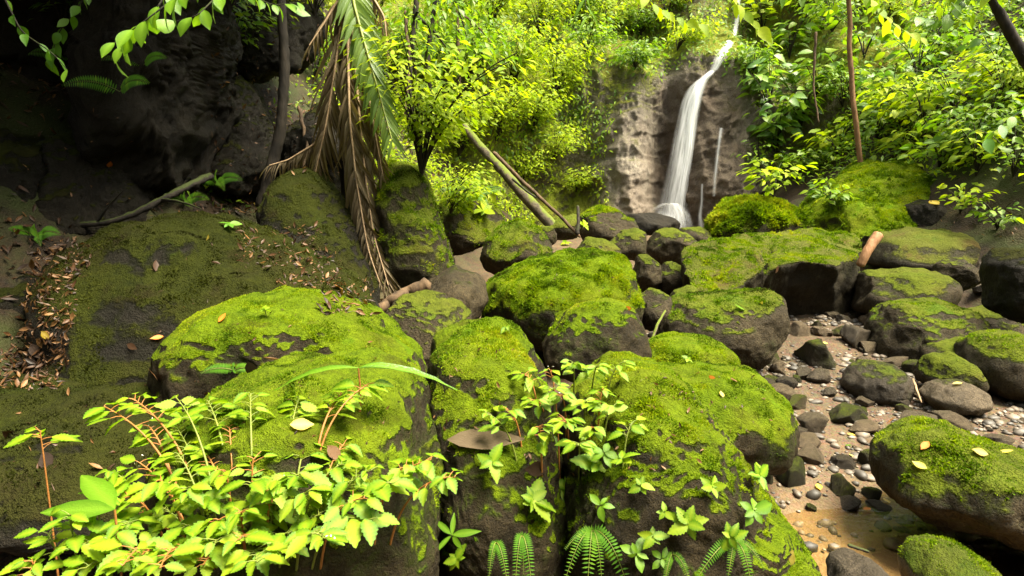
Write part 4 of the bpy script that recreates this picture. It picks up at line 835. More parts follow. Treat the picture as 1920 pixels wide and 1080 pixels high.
cliff_cover('creeper', 'bright yellow green creeper on the mossy cliff left of the water', 30000, lambda x, z: sstep(patch(x, z, 0.8, 27), 0.4, 0.75) * sstep(bare(x, z), 0.3, 0.1) * sstep(x, 5.5, 2.5), 'lime', 0.085, 0.20)
#@@VEG
# right bank shrubs: (px, py of the foot, height, radius, branches, leaves per branch, leaf size, kind, leaf objects, label)
RB = [
 (1455, 300, 1.3, 0.55, 9, 10, 0.24, 'pale', True, 'pale broad leaved shrub hanging over the cliff edge beside the fall'),
 (1440, 215, 1.2, 0.6, 9, 10, 0.25, 'pale', True, 'broad drooping leaved shrub just above the pale one by the fall'),
 (1500, 250, 1.0, 0.6, 9, 8, 0.24, 'green', True, 'round leaved green bush left of the thin reddish trunk'),
 (1530, 190, 1.1, 0.6, 9, 8, 0.24, 'green', True, 'glossy green bush behind the thin reddish trunk, upper left of it'),
 (1570, 290, 0.7, 0.6, 9, 9, 0.19, 'lime', True, 'bright lime bush at the foot of the thin reddish trunk'),
 (1500, 330, 0.6, 0.6, 9, 10, 0.16, 'green', True, 'dark green leafy bush above the shaggy mossy mound'),
 (1450, 370, 0.6, 0.5, 8, 10, 0.15, 'lime', True, 'yellow green bush between waterfall cliff and shaggy mound'),
 (1420, 330, 0.8, 0.45, 8, 10, 0.13, 'green', False, 'fine leaved creeper bush hugging the cliff right of the fall'),
 (1640, 270, 0.8, 0.6, 8, 9, 0.19, 'green', True, 'green bush just right of the thin reddish trunk'),
 (1670, 200, 0.9, 0.7, 9, 9, 0.19, 'pale', True, 'silvery broad leaved bush right of the reddish trunk, upper slope'),
 (1730, 250, 0.8, 0.7, 9, 9, 0.17, 'lime', True, 'lime green bush in the middle of the right bank'),
 (1790, 220, 0.9, 0.7, 9, 8, 0.18, 'green', True, 'green bush high on the right bank below the forked tree'),
 (1850, 260, 0.8, 0.6, 8, 8, 0.15, 'green', True, 'bush under the forked dark tree near the picture edge'),
 (1900, 330, 0.7, 0.5, 8, 8, 0.12, 'green', True, 'low dark green bush at the right picture edge above the soil'),
 (1830, 330, 0.7, 0.6, 8, 8, 0.13, 'lime', True, 'lime green bush spilling over the bare soil on the right'),
 (1760, 320, 0.6, 0.6, 8, 9, 0.14, 'green', True, 'green bush over the upper corner of the sloping mossy rock'),
 (1690, 290, 0.5, 0.5, 7, 8, 0.15, 'lime', True, 'light green sprigs along the top of the sloping mossy rock'),
 (1800, 400, 0.4, 0.35, 7, 9, 0.10, 'lime', True, 'small lime plant on the bare soil beside the black stone'),
 (1720, 150, 1.0, 0.8, 9, 8, 0.22, 'green', True, 'large leaved bush near the top of the right bank, centre'),
 (1620, 110, 1.0, 0.7, 8, 8, 0.22, 'green', True, 'dark bush at the top right of the thin reddish trunk'),
 (1480, 110, 1.1, 0.8, 9, 8, 0.26, 'green', True, 'feathery green bush at the top right of the waterfall'),
 (1430, 60, 1.0, 0.7, 9, 9, 0.22, 'lime', True, 'lime bush above the upper stream of the fall'),
 (1860, 150, 0.9, 0.6, 8, 8, 0.16, 'pale', True, 'pale bush behind the forked dark tree'),
 (1560, 380, 0.4, 0.4, 7, 9, 0.11, 'green', True, 'small green plants on the left shoulder of the sloping rock'),
 (1870, 430, 0.4, 0.4, 6, 8, 0.10, 'green', True, 'small bush growing from the red soil above the dark block'),
]
for px, py, hg, rd, nb, lp, ls, kd, ob, lab in RB:
    shrub(lab, bank_point(px, py), hg, rd, nb, int(lp * 1.25), ls, kd, objs=ob, lean=(-0.25, -0.45, 0))
for px, py, hg, rd, kd, lab in [(1560, 60, 1.0, 0.9, 'green', 'fine leaved bush at the top edge left of the reddish trunk'), (1660, 50, 1.0, 0.9, 'lime', 'fine lime bush at the top edge right of the reddish trunk'), (1760, 90, 1.0, 0.9, 'green', 'fine leaved bush under the spray left of the forked tree'), (1500, 30, 1.0, 0.9, 'lime', 'fine lime bush at the top edge right of the upper stream'),
        (1580, 200, 0.9, 0.8, 'green', 'fine leaved bush half hidden by the reddish trunk'), (1690, 240, 0.8, 0.8, 'lime', 'fine lime bush on the middle of the right slope'), (1820, 290, 0.7, 0.7, 'green', 'fine leaved bush over the soil edge on the right'), (1410, 150, 0.8, 0.6, 'green', 'fine leaved bush at the right shoulder of the cliff'), (1880, 200, 0.8, 0.7, 'lime', 'fine lime bush under the forked tree trunk'), (1140, 60, 0.8, 0.9, 'lime', 'fine lime bush hanging over the cliff top'), (1190, 130, 0.6, 0.7, 'green', 'fine leaved creeper mat on the cliff left of the water')]:
    shrub(lab, bank_point(px, py), hg, rd, 14, 42, 0.13, kd, lean=(-0.15, -0.4, 0))
# left-hand lime shrubs below and beside the cliff
LB = [
 (790, 330, 1.3, 0.8, 14, 40, 0.085, 'lime', 'fine leaved lime shrub right of the dead palm fronds'),
 (860, 300, 1.3, 0.9, 15, 42, 0.085, 'lime', 'dense lime shrub above the pale fallen trunk'),
 (930, 270, 1.2, 0.8, 14, 42, 0.085, 'lime', 'yellow green shrub at the upper end of the fallen trunk'),
 (1000, 250, 1.1, 0.8, 14, 40, 0.09, 'lime', 'yellow shrub left of the bare cliff buttress'),
 (1040, 190, 1.2, 0.8, 13, 40, 0.10, 'lime', 'tall lime shrub on the upper cliff left of the fall'),
 (960, 170, 1.3, 0.9, 14, 40, 0.10, 'lime', 'bright shrub in the upper middle above the fallen trunk'),
 (880, 150, 1.4, 0.9, 14, 40, 0.10, 'green', 'deep green shrub in the upper middle beside the saplings'),
 (800, 170, 1.4, 0.8, 14, 38, 0.09, 'green', 'deep green shrub behind the blackish sapling trunk'),
 (840, 70, 1.3, 0.9, 13, 36, 0.11, 'green', 'green bush at the top edge right of the palm'),
 (920, 60, 1.3, 0.9, 13, 36, 0.11, 'lime', 'lime bush at the top edge left of centre'),
 (1010, 70, 1.3, 0.9, 13, 36, 0.11, 'lime', 'pale lime bush at the top edge near the centre'),
 (1100, 110, 0.9, 0.8, 12, 34, 0.10, 'green', 'creeper bush on the cliff left of the upper stream'),
 (1080, 40, 1.0, 0.8, 12, 34, 0.11, 'green', 'green bush at the top edge above the cliff'),
 (1200, 70, 0.9, 0.8, 12, 34, 0.10, 'green', 'hanging leafy bush on the cliff top left of the upper stream'),
 (1270, 95, 0.8, 0.8, 12, 34, 0.09, 'lime', 'lime bush overhanging the ledge just left of the upper stream'),
 (1250, 30, 1.0, 0.9, 12, 34, 0.12, 'lime', 'lime bush at the top edge left of the upper stream'),
 (1040, 300, 0.7, 0.7, 12, 34, 0.075, 'lime', 'low lime sprays on the mossy cliff below the yellow shrub'),
 (1080, 360, 0.5, 0.6, 12, 30, 0.075, 'lime', 'bright sprays hanging over the cliff foot left of the fall'),
 (980, 340, 0.6, 0.6, 11, 32, 0.075, 'lime', 'lime sprays between leaning stick and cliff'),
 (845, 400, 0.6, 0.5, 11, 30, 0.07, 'lime', 'small lime bush on the bank rock right of the steep mossy rock'),
 (740, 150, 1.2, 0.7, 12, 34, 0.09, 'green', 'shadowed green shrub behind the green palm frond'),
 (700, 60, 1.2, 0.7, 11, 32, 0.10, 'lime', 'sunlit shrub at the top edge just right of the palm'),
 (460, 130, 0.9, 0.6, 9, 22, 0.09, 'green', 'shaded bush on the litter slope left of the slender tree'),
 (590, 150, 0.9, 0.6, 9, 22, 0.09, 'green', 'shaded bush on the litter slope between slender tree and palm'),
 (430, 30, 0.9, 0.6, 9, 22, 0.10, 'green', 'shaded bush at the top edge left of the slender tree'),
 (590, 30, 0.8, 0.6, 9, 22, 0.10, 'lime', 'light green bush at the top edge between slender tree and palm'),
 (120, 60, 0.7, 0.5, 7, 14, 0.10, 'green', 'weak green plant on the black overhanging cliff'),
]
for px, py, hg, rd, nb, lp, ls, kd, lab in LB:
    shrub(lab, bank_point(px, py), hg, rd, int(nb * 1.3), int(lp * 1.7), ls * 1.1, kd, lean=(0.25, -0.4, 0))

# overhanging twigs close to the camera at the top edge
def hanging_twig(label, pts, n, size, kind, mat='bark_dark', r=0.006):
    c = ccurve(pts, 20); t = thing('hanging_branch', c[0], label, 'branch'); V, F = tube(c - c[0], np.linspace(r, 0.002, 20), 5); link('twig', mesh_np('twig', V, F, M[mat]), t)
    tg = unit(np.gradient(c, axis=0))
    for i in range(n):
        k = min(19, int((0.15 + 0.85 * i / max(1, n - 1)) * 19)); sd = unit(np.cross(tg[k], [0, 0, 1])) * (1 if i % 2 else -1)
        leaf_obj('leaf', LM[kind][rng.integers(0, len(LM[kind]))], t, c[k] - c[0], tg[k] * 0.6 + sd * 0.8 + np.array([0, 0, -0.5]) + rng.normal(0, 0.15, 3), np.array([0, -0.5, 0.8]) + rng.normal(0, 0.35, 3), size * rng.uniform(0.7, 1.2))
    return t
hanging_twig('leafy twig hanging at the top left before the black cliff', [P(420,-70,3.0), P(350,-20,2.9), P(270,40,2.8), P(215,80,2.8)], 15, 0.11, 'seedling')
hanging_twig('second leafy twig at the top left, nearest the rock pillar', [P(460,-60,3.2), P(410,-10,3.1), P(370,30,3.0), P(330,40,3.0)], 13, 0.10, 'seedling')
hanging_twig('third leafy twig at the top left, reaching lowest', [P(330,-60,3.1), P(300,10,3.0), P(245,70,3.0), P(215,105,3.0)], 12, 0.10, 'seedling')
hanging_twig('dim leafy twig before the black cliff near the corner', [P(180,-60,4.6), P(150,10,4.5), P(110,60,4.5), P(95,110,4.5)], 12, 0.13, 'dark')
hanging_twig('thin twig with few leaves left of the leafy twig', [P(0,-20,3.6), P(40,60,3.6), P(100,100,3.6), P(125,130,3.6)], 8, 0.09, 'dark')
hanging_twig('bright leaf spray beside the upper stream', [P(1330,-60,7.5), P(1385,10,7.4), P(1420,50,7.4), P(1450,80,7.4)], 18, 0.19, 'lime')
hanging_twig('bright leaf spray over the middle of the top edge', [P(1150,-60,7.5), P(1210,-5,7.4), P(1260,30,7.3), P(1310,45,7.3)], 20, 0.17, 'lime')
hanging_twig('lime leaf spray over the upper right bank', [P(1600,-60,7.0), P(1640,10,6.9), P(1680,50,6.9), P(1725,70,6.9)], 18, 0.17, 'lime')
hanging_twig('leaf spray at the top edge left of the forked tree', [P(1840,-50,6.2), P(1800,10,6.1), P(1760,40,6.1), P(1720,30,6.1)], 18, 0.15, 'seedling')
hanging_twig('leaf spray dangling below the forked dark tree', [P(1990,150,5.0), P(1930,200,5.0), P(1880,230,5.0), P(1850,260,5.0)], 11, 0.13, 'dark')
hanging_twig('dark leaves hanging before the slender tree top', [P(430,-60,4.4), P(470,-10,4.4), P(510,10,4.4), P(560,5,4.4)], 12, 0.12, 'seedling')
hanging_twig('drooping strap leaf spray at the top edge above the cliff', [P(1085,-60,8.0), P(1095,-10,7.9), P(1102,30,7.8)], 6, 0.32, 'strap')

# ------------------------------------------------------------------ leaf litter and fallen leaves
def litter_cover(label, n, region):
    o = cover('leaf_litter', label, n, region, 'litter', 0.07, 0.03, T_LITTER); o['category'] = 'leaf litter'; return o
litter_cover('brown dead leaves strewn over the dark left bank', 21000, (-6.5, -1.2, 4.0, 12, lambda x, y, z: patch(x, y, 0.8, 31)))
litter_cover('reddish dead leaves on the bare soil of the right bank', 2500, (4.6, 9, 6.0, 11, lambda x, y, z: patch(x, y, 0.9, 32) * sstep(z, 2.4, 1.2)))
litter_cover('scattered dead leaves on the stream bed', 500, (-2.6, 5, 2.4, 9, lambda x, y, z: patch(x, y, 0.9, 33)))
def rock_litter(label, rocklabels, n, boxpx, seed, size=0.048):
    ps = []; r = np.random.default_rng(seed)
    for _ in range(n):
        x0, y0, x1, y1 = boxpx[r.integers(0, len(boxpx))]; p, nn = surf(r.uniform(x0, x1), r.uniform(y0, y1)); ps.append((p, nn))
    p = np.array([a for a, b in ps]) + np.array([b for a, b in ps]) * 0.006; nn = np.array([b for a, b in ps]); m = len(p)
    d = np.cross(nn, r.normal(0, 1, (m, 3))); V, F, ti = merge(T_LITTER, p, d, nn + r.normal(0, 0.3, (m, 3)), size * r.uniform(0.35, 1.3, m))
    tag(link('leaf_litter', mesh_np('leaf_litter', V, F, M['litter'], {'tint': ti})), label, 'leaf litter', kind='stuff')
rock_litter('heap of curled brown leaves in the gully at the left edge', None, 1000, [(60,450,170,520),(50,520,140,620),(20,620,130,690),(0,660,110,730)], 1)
rock_litter('brown leaves gathered where the huge slab meets the palm rock', None, 560, [(440,425,600,500),(520,470,640,540),(600,520,700,590)], 2)
rock_litter('scattered brown leaves on the dark left rocks', None, 60, [(120,430,600,760),(0,740,330,930),(0,200,250,420)], 3)
rock_litter('tiny brown debris caught in the moss of the front boulders', None, 520, [(340,560,800,860),(810,610,1030,860),(1070,690,1400,900),(1220,695,1470,830),(920,475,1190,600)], 5, 0.022)
rock_litter('brown leaves lying on the ledges of the litter slope', None, 420, [(385,120,520,370),(400,0,610,150),(540,190,660,330)], 4)
FL = [  # px, py, size, kind, label
 (908, 826, 0.29, 'tan', 'long curled dead leaf on the tall narrow mossy boulder'),
 (1675, 792, 0.075, 'orange', 'orange leaf lying on flat stones in the stream bed'),
 (1590, 838, 0.06, 'flat_green', 'fresh green leaf lying on the gravel'),
 (1596, 818, 0.06, 'yellow', 'pale yellow leaf just above the fresh green one on the gravel'),
 (1600, 858, 0.06, 'yellow', 'yellow leaf on the dark stone behind the rounded grey one'),
 (1535, 916, 0.07, 'yellow', 'cream leaf on the wet stones near the water'),
 (1662, 942, 0.06, 'yellow', 'yellow leaf at the lower left of the biggest stream boulder'),
 (1625, 958, 0.06, 'orange', 'reddish leaf at the water edge'),
 (1483, 1045, 0.06, 'yellow', 'yellow leaf at the right foot of the ferny boulder'),
 (1735, 838, 0.06, 'orange', 'tan leaf on top of the biggest stream boulder'),
 (1725, 875, 0.07, 'yellow', 'yellow leaf hanging on the front of the biggest stream boulder'),
 (1835, 848, 0.07, 'yellow', 'cream leaf in the middle of the biggest stream boulder top'),
 (1885, 850, 0.07, 'yellow', 'yellow leaf at the right end of the biggest stream boulder'),
 (1545, 645, 0.07, 'yellow', 'yellow leaf on the angular stream stone below the slab'),
 (1795, 722, 0.08, 'yellow', 'yellow leaf on the rough grey rock'),
 (1752, 382, 0.22, 'yellow', 'bright yellow leaf beside the black stone on the bank'),
 (1455, 505, 0.09, 'litter', 'tan leaf lying on the tilted slab'),
 (1385, 580, 0.12, 'flat_green', 'green leaf lying on the wide squared rock'),
 (1425, 572, 0.07, 'yellow', 'small pale leaf on the right end of the wide squared rock'),
 (1335, 712, 0.06, 'orange', 'rusty leaf on the low mossy boulder'),
 (1352, 742, 0.05, 'yellow', 'whitish leaf on the low mossy boulder'),
 (1430, 735, 0.05, 'flat_green', 'small green leaf at the edge of the low mossy boulder'),
 (1175, 578, 0.06, 'orange', 'tan leaf on the half mossy dark boulder'),
 (418, 598, 0.06, 'orange', 'rust leaf on the large rounded boulder'),
 (470, 698, 0.09, 'litter', 'pinkish dead leaf between the two left mossy boulders'),
 (565, 800, 0.07, 'yellow', 'yellow leaf caught among the bright leaves'),
 (205, 305, 0.09, 'orange', 'yellow brown leaf on the squat black boulder'),
 (385, 448, 0.08, 'yellow', 'yellow brown leaf on top of the huge dark slab'),
 (290, 500, 0.09, 'litter', 'brown leaf hanging on the face of the huge dark slab'),
 (70, 660, 0.12, 'litter', 'large curled tan leaf in the gully at the left'),
 (88, 628, 0.07, 'yellow', 'yellow leaf in the gully above the curled tan one'),
 (295, 635, 0.07, 'orange', 'reddish leaf on the lower face of the huge dark slab'),
 (250, 650, 0.07, 'litter', 'brown leaf on the lower face of the huge dark slab'),
 (90, 865, 0.10, 'litter', 'wrinkled grey brown leaf on the low dark rock'),
 (295, 700, 0.16, 'litter', 'big crumpled brown leaf between slab and mossy boulder'),
 (15, 810, 0.09, 'litter', 'rusty leaf at the left picture edge on the low dark rock'),
 (1002, 880, 0.10, 'litter', 'tan dead leaf wedged between the narrow and ferny boulders'),
 (625, 850, 0.06, 'litter', 'round brown leaf among the bright leaves'),
 (480, 385, 0.09, 'yellow', 'pale leaf at the foot of the slender dark tree'),
]
for px, py, s, k, lab in FL:
    p, n = surf(px, py); d = np.cross(n, rng.normal(0, 1, 3))
    if lab.startswith('long curled'): d = np.array([1, 0.1, -0.03])
    me = LM[k][rng.integers(0, 3)]; o = leaf_obj('fallen_leaf', me, None, p + n * 0.012 - unit(d) * s * 0.5, d, n + rng.normal(0, 0.15, 3), s)
    if lab.startswith('long curled'): o.scale.x *= 0.5
    tag(o, lab, 'leaf')

# ------------------------------------------------------------------ stream stones
SM = []
for k in range(9):
    r = np.random.default_rng(200 + k); U, F = ico(4); V = U * np.array([1, r.uniform(0.65, 0.95), r.uniform(0.45, 0.7)])
    for c in range(11):
        n = unit(r.normal(0, 1, 3)); e = V @ n; V = V - n * (np.maximum(0, e - e.max() * r.uniform(0.55, 0.85)) * 0.98)[:, None]
    N = vnormals(V, F); V = V + N * (0.06 * fbm(V * 1.5, 3, 300 + k) + 0.045 * fbm(V * 4, 4, 310 + k))[:, None]
    mo = np.clip(0.25 * fbm(V * 2, 3, 5) + (0.28 if k % 4 == 0 else -0.25) + 0.3 * vnormals(V, F)[:, 2], -0.5, 1)
    SM.append(mesh_np('stone', V, F, M['rock_stream'], {'moss': mo}))
def stone(px, py, w, hgt, label, group=None, k=None, sink=0.25):
    g = ground_hit(px, py + hgt * 0.38); s = w / 2 * g[1] / FPX; k = rng.integers(0, 9) if k is None else k
    o = bpy.data.objects.new('stone', SM[k]); col.objects.link(o)
    zz = max(0.5, min(1.6, (hgt / w) * 1.7)); o.scale = (s, s, s * zz); o.rotation_euler = (rng.normal(0, 0.12), rng.normal(0, 0.12), rng.uniform(0, 6.28))
    o.location = (g[0], g[1] + s * 0.4, g[2] + s * zz * 0.55 * (1 - 2 * sink)); return tag(o, label, 'stone', group)
for a in [
 (1432, 668, 100, 44, 'rounded brown stone just right of the small mossy boulder'), (1538, 665, 105, 66, 'squared stone with a yellow leaf below the slab'),
 (1615, 628, 72, 62, 'dark blocky stone under the right end of the slab'), (1465, 690, 46, 36, 'moss topped little stone below the squared stone'), (1478, 720, 48, 44, 'pointed brown stone left of the moss topped one'),
 (1508, 700, 44, 32, 'small stone right of the moss topped little one'), (1545, 705, 60, 36, 'dark wedge stone left of the egg shaped boulder'), (1500, 755, 62, 34, 'flat stone beside the low mossy boulder'),
 (1530, 792, 70, 52, 'jagged dark stone in the middle of the gravel'), (1490, 808, 60, 34, 'dark knobbly stone left of the jagged one'), (1600, 780, 110, 36, 'wide flat wet stone under the orange leaf'),
 (1632, 805, 80, 30, 'dark flat stone right of the pale yellow leaf'), (1735, 800, 120, 44, 'broad grey stone behind the biggest stream boulder'), (1790, 790, 90, 50, 'mossy grey stone right of the broad grey one'),
 (1522, 828, 76, 30, 'long low stone under the jagged dark one'), (1492, 884, 82, 64, 'round speckled grey stone at the water edge'), (1638, 857, 54, 50, 'round smooth dark grey stone among pebbles'),
 (1585, 875, 70, 34, 'oval grey stone left of the round dark one'), (1580, 912, 56, 50, 'wet rounded stone with white glints'), (1640, 930, 48, 34, 'little dark stone touching the water'),
 (1600, 950, 70, 26, 'flat wet stone at the water edge'), (1655, 955, 66, 26, 'brown flat stone with a reddish leaf'), (1520, 960, 28, 16, 'small grey stone standing in the shallow water'),
 (1880, 830, 60, 26, 'flat stone at the right edge above the biggest boulder'), (1890, 1022, 40, 20, 'blue grey pebble in the water at the right edge'), (1625, 755, 44, 24, 'small flat stone under the egg shaped boulder'),
 (1690, 755, 50, 26, 'mossy flat stone right of the egg shaped boulder'), (1560, 735, 40, 22, 'small brown stone above the jagged one'), (1850, 605, 70, 36, 'brown stone behind the rounded green boulder'),
 (1870, 640, 60, 30, 'small tan stone wedged beside the rounded green boulder'), (1690, 585, 60, 34, 'dark stone between the squat boulder and the big brown one'), (1780, 565, 60, 30, 'rough grey stone under the pointed grey rock'),
 (1850, 545, 50, 26, 'pale stone on the soil left of the dark block'), (1880, 565, 44, 22, 'small pale stone beside the dark block'), (1640, 505, 44, 36, 'rounded dark stone beneath the broken branch'),
 (1240, 625, 40, 30, 'stone in the dark gap left of the wide squared rock'), (1300, 500, 40, 30, 'pale stone left of the slab corner'), (1225, 430, 40, 22, 'small grey stone behind the olive grey boulder')]: stone(*a)
r0 = np.random.default_rng(91)
nst = 0
while nst < 170:
    x, y = r0.uniform(1.0, 5.0), 3.05 + 4.0 * r0.random() ** 1.1
    if x > np.interp(y, *XR): continue
    s = 0.016 + 0.065 * r0.random() ** 2.4; k = int(r0.integers(0, 9)); zz = r0.uniform(0.6, 1.0)
    o = bpy.data.objects.new('stone', SM[k]); col.objects.link(o); o.scale = (s, s, s * zz); o.rotation_euler = (r0.normal(0, 0.2), r0.normal(0, 0.2), r0.uniform(0, 6.28))
    o.location = (x, y, h1(x, y) + s * 0.2); 
    zone = 'between the biggest stream boulder and the low mossy boulder' if (y < 4.2 and x < 2.3) else 'behind the biggest stream boulder' if y < 4.2 else 'around the egg shaped boulder' if y < 5.3 else 'below the tilted slab and the right boulder group'
    tag(o, 'small loose stone in the gravel ' + zone, 'stone', 'loose stones ' + zone); nst += 1
MS = ['dark angular stone', 'grey rounded stone', 'brown flat stone', 'mossy stone']
for i in range(125):
    while True:
        y = 3.7 + 4.6 * r0.random() ** 0.9; x = r0.uniform(1.3 if y < 5 else 0.9, min(5.0, np.interp(y, *XR) + 0.3))
        if not (y < 4.1 and x > 2.9): break
    s = 0.05 + 0.11 * r0.random() ** 1.3 * (1 if y < 6 else 1.25); k = int(r0.integers(0, 9)); o = bpy.data.objects.new('stone', SM[k]); col.objects.link(o); o.scale = (s, s * r0.uniform(0.8, 1.2), s * r0.uniform(0.7, 1.15)); o.rotation_euler = (r0.normal(0, 0.25), r0.normal(0, 0.25), r0.uniform(0, 6.28))
    o.location = (x, y, h1(x, y) + s * 0.15); zone = 'near the low mossy boulder' if (y < 5 and x < 2.4) else 'around the egg shaped boulder' if y < 5.4 else 'between wide squared rock and right boulder group' if y < 6.6 else 'in the gap beside the tilted slab'
    tag(o, 'middling stream stone ' + zone, 'stone', 'middling stones ' + zone)
# pebbles too many to count
n = 3000; x = rng.uniform(1.0, 5.2, n); y = 2.95 + 4.6 * rng.random(n) ** 1.2; keep = (x < np.interp(y, *XR) + 0.3) & (patch(x, y, 1.1, 67) > rng.random(n) * 0.8); x, y = x[keep], y[keep]; n = len(x)
U2, F2 = ico(2); pat = np.stack([1 + 0.38 * fbm(U2 * 1.6 + k * 7, 2, k) for k in range(12)]); s = (0.012 + 0.034 * rng.random(n) ** 2.2)[:, None, None] * rng.uniform(0.7, 1.35, (n, 1, 3)) * np.array([1, 1, 0.62])
V = np.stack([x, y, height(x, y) + 0.003], 1)[:, None, :] + U2[None] * pat[rng.integers(0, 12, n)][:, :, None] * s
PEB = (V.reshape(-1, 3), (F2[None] + (np.arange(n) * len(U2))[:, None, None]).reshape(-1, 3), np.repeat(rng.random(n) * 0.8, len(U2)))
# gravel
n = 11000; x = np.where(rng.random(n) < 0.9, rng.uniform(0.9, 5.2, n), rng.uniform(-2.8, 1, n)); y = 2.0 + 5.5 * rng.random(n) ** 1.25; keep = (x < np.interp(y, *XR) + 0.4) & (patch(x, y, 1.3, 61) > rng.random(n) * 0.9); x, y = x[keep], y[keep]; z = height(x, y); n = len(x)
U, F = ico(2); U = U * (1 + 0.18 * rng.normal(0, 1, (len(U), 1))); s = (0.006 + 0.020 * rng.random(n) ** 2)[:, None, None] * rng.uniform(0.7, 1.3, (n, 1, 3)) * np.array([1, 1, 0.6])
U1, F1 = ico(1); V = np.stack([x, y, z + 0.002], 1)[:, None, :] + (U1 * (1 + 0.2 * rng.normal(0, 1, (n, len(U1), 1)))) * s
Fg = F1[None] + (np.arange(n) * len(U1))[:, None, None]
def gravel_material():
    m, nt, out = new_mat('gravel'); ti = nd(nt, 'ShaderNodeAttribute', _attribute_name='tint').outputs['Fac']
    c = ramp(nt, ti, [(0, (0.03, 0.026, 0.02)), (0.4, (0.085, 0.070, 0.052)), (0.75, (0.16, 0.125, 0.088)), (1, (0.26, 0.22, 0.17))])
    bs = nd(nt, 'ShaderNodeBsdfPrincipled', Roughness=0.6); nt.links.new(c, bs.inputs['Base Color']); nt.links.new(bs.outputs[0], out.inputs[0]); return m
tag(link('gravel', mesh_np('gravel', V.reshape(-1, 3), Fg.reshape(-1, 3), gravel_material(), {'tint': np.repeat(rng.random(n), len(U1))})), 'brown gravel and grit of the stream bed', 'gravel', kind='stuff')

tag(link('pebbles', mesh_np('pebbles', PEB[0], PEB[1], bpy.data.materials['gravel'], {'tint': PEB[2]})), 'rounded brown and grey pebbles between the stones of the stream bed', 'pebbles', kind='stuff')

# ------------------------------------------------------------------ foreground plants
def drop(p):
    ok, loc, nor, i, ob, mw = scene.ray_cast(DG, Vector(p), Vector((0, 0, -1)))
    return np.array(loc[:]) if ok else np.array([p[0], p[1], h1(p[0], p[1])])
def herb(tip, base, label, group, nleaf=12, lsize=0.07, kind='begonia', flowers=True):
    t = thing('leafy_herb', base, label, 'plant', group); b = np.zeros(3); e = tip - base; hgt = max(0.08, e[2])
    ctl = np.array([e[0] * 0.25, e[1] * 0.25, hgt * 0.85]); c = qcurve(b, ctl, e, 14); k0 = max(0.5, 1 - 0.14 / np.linalg.norm(e)); tg = unit(np.gradient(c, axis=0)); parts = [tube(c, np.linspace(0.0042, 0.0018, 14), 5)]; lv = []
    for i in range(nleaf):
        k = k0 + (1 - k0) * (i / (nleaf - 1)) ** 0.8; q = min(12, int(k * 13)); p = c[q] + (c[q + 1] - c[q]) * (k * 13 - q); k = 0.55 + 0.45 * (k - k0) / (1 - k0); hz = unit(np.array([tg[q][0], tg[q][1], 0]) + 1e-4 + rng.normal(0, 0.25, 3) * np.array([1, 1, 0])); az = math.atan2(hz[1], hz[0]) + (1 if i % 2 else -1) * rng.uniform(0.35, 1.9)
        d = np.array([math.cos(az), math.sin(az), 0]); pl = rng.uniform(0.012, 0.05) * (1.35 - 0.8 * k); pe = p + d * pl + np.array([0, 0, pl * rng.uniform(0.1, 0.6)])
        parts.append(tube(np.array([p, (p + pe) / 2 + np.array([0, 0, 0.002]), pe]), [0.0016, 0.0013, 0.001], 4)); lv.append((pe, d + np.array([0, 0, rng.uniform(-0.4, 0.15)]), np.array([0, -0.25, 1]) + rng.normal(0, 0.22, 3), lsize * rng.uniform(0.55, 1.35) * (1.25 - 0.5 * k)))
    V, F = joined(parts); link('stem', mesh_np('stem', V, F, M['stem_red' if rng.random() < 0.55 else 'stem_green']), t)
    for p, d, n, s in lv: leaf_obj('leaf', LM[kind][rng.integers(0, 3)], t, p, d, n, s)
    if flowers and rng.random() < 0.18:
        fp = [c[-1] + rng.normal(0, 0.012, 3) + np.array([0, 0, 0.008]) for _ in range(5)]; V, F, ti = merge(T_LOW, np.array(fp), rng.normal(0, 1, (5, 3)), rng.normal(0, 1, (5, 3)) + np.array([0, 0, 1]), 0.008)
        link('blossom', mesh_np('blossom', V, F, M['flower']), t)
    return t
LT = [(75,808),(195,762),(250,748),(330,745),(390,752),(470,738),(560,748),(640,738),(330,800),(430,800),(500,792),(575,830),(645,832),(205,885),(262,868),(332,850),(422,882),(475,860),(560,890),(620,902),(695,882),(765,872),(808,862),(852,895),(130,965),(180,930),(240,930),(300,950),(382,930),(452,960),(522,950),(602,965),(682,935),(60,1052),(130,1030),(200,1010),(262,1042),(332,1030),(402,1022),(482,1055),(300,900),(520,850),(380,840),(280,800),(90,1000),(350,985),(230,985),(450,1010),(690,720),(300,1065),(410,975),(470,905),(540,1000),(580,920),(640,870),(350,915),(270,965),(160,1065),(520,900),(610,1010),(690,975),(740,905),(380,1060),(230,1060)]
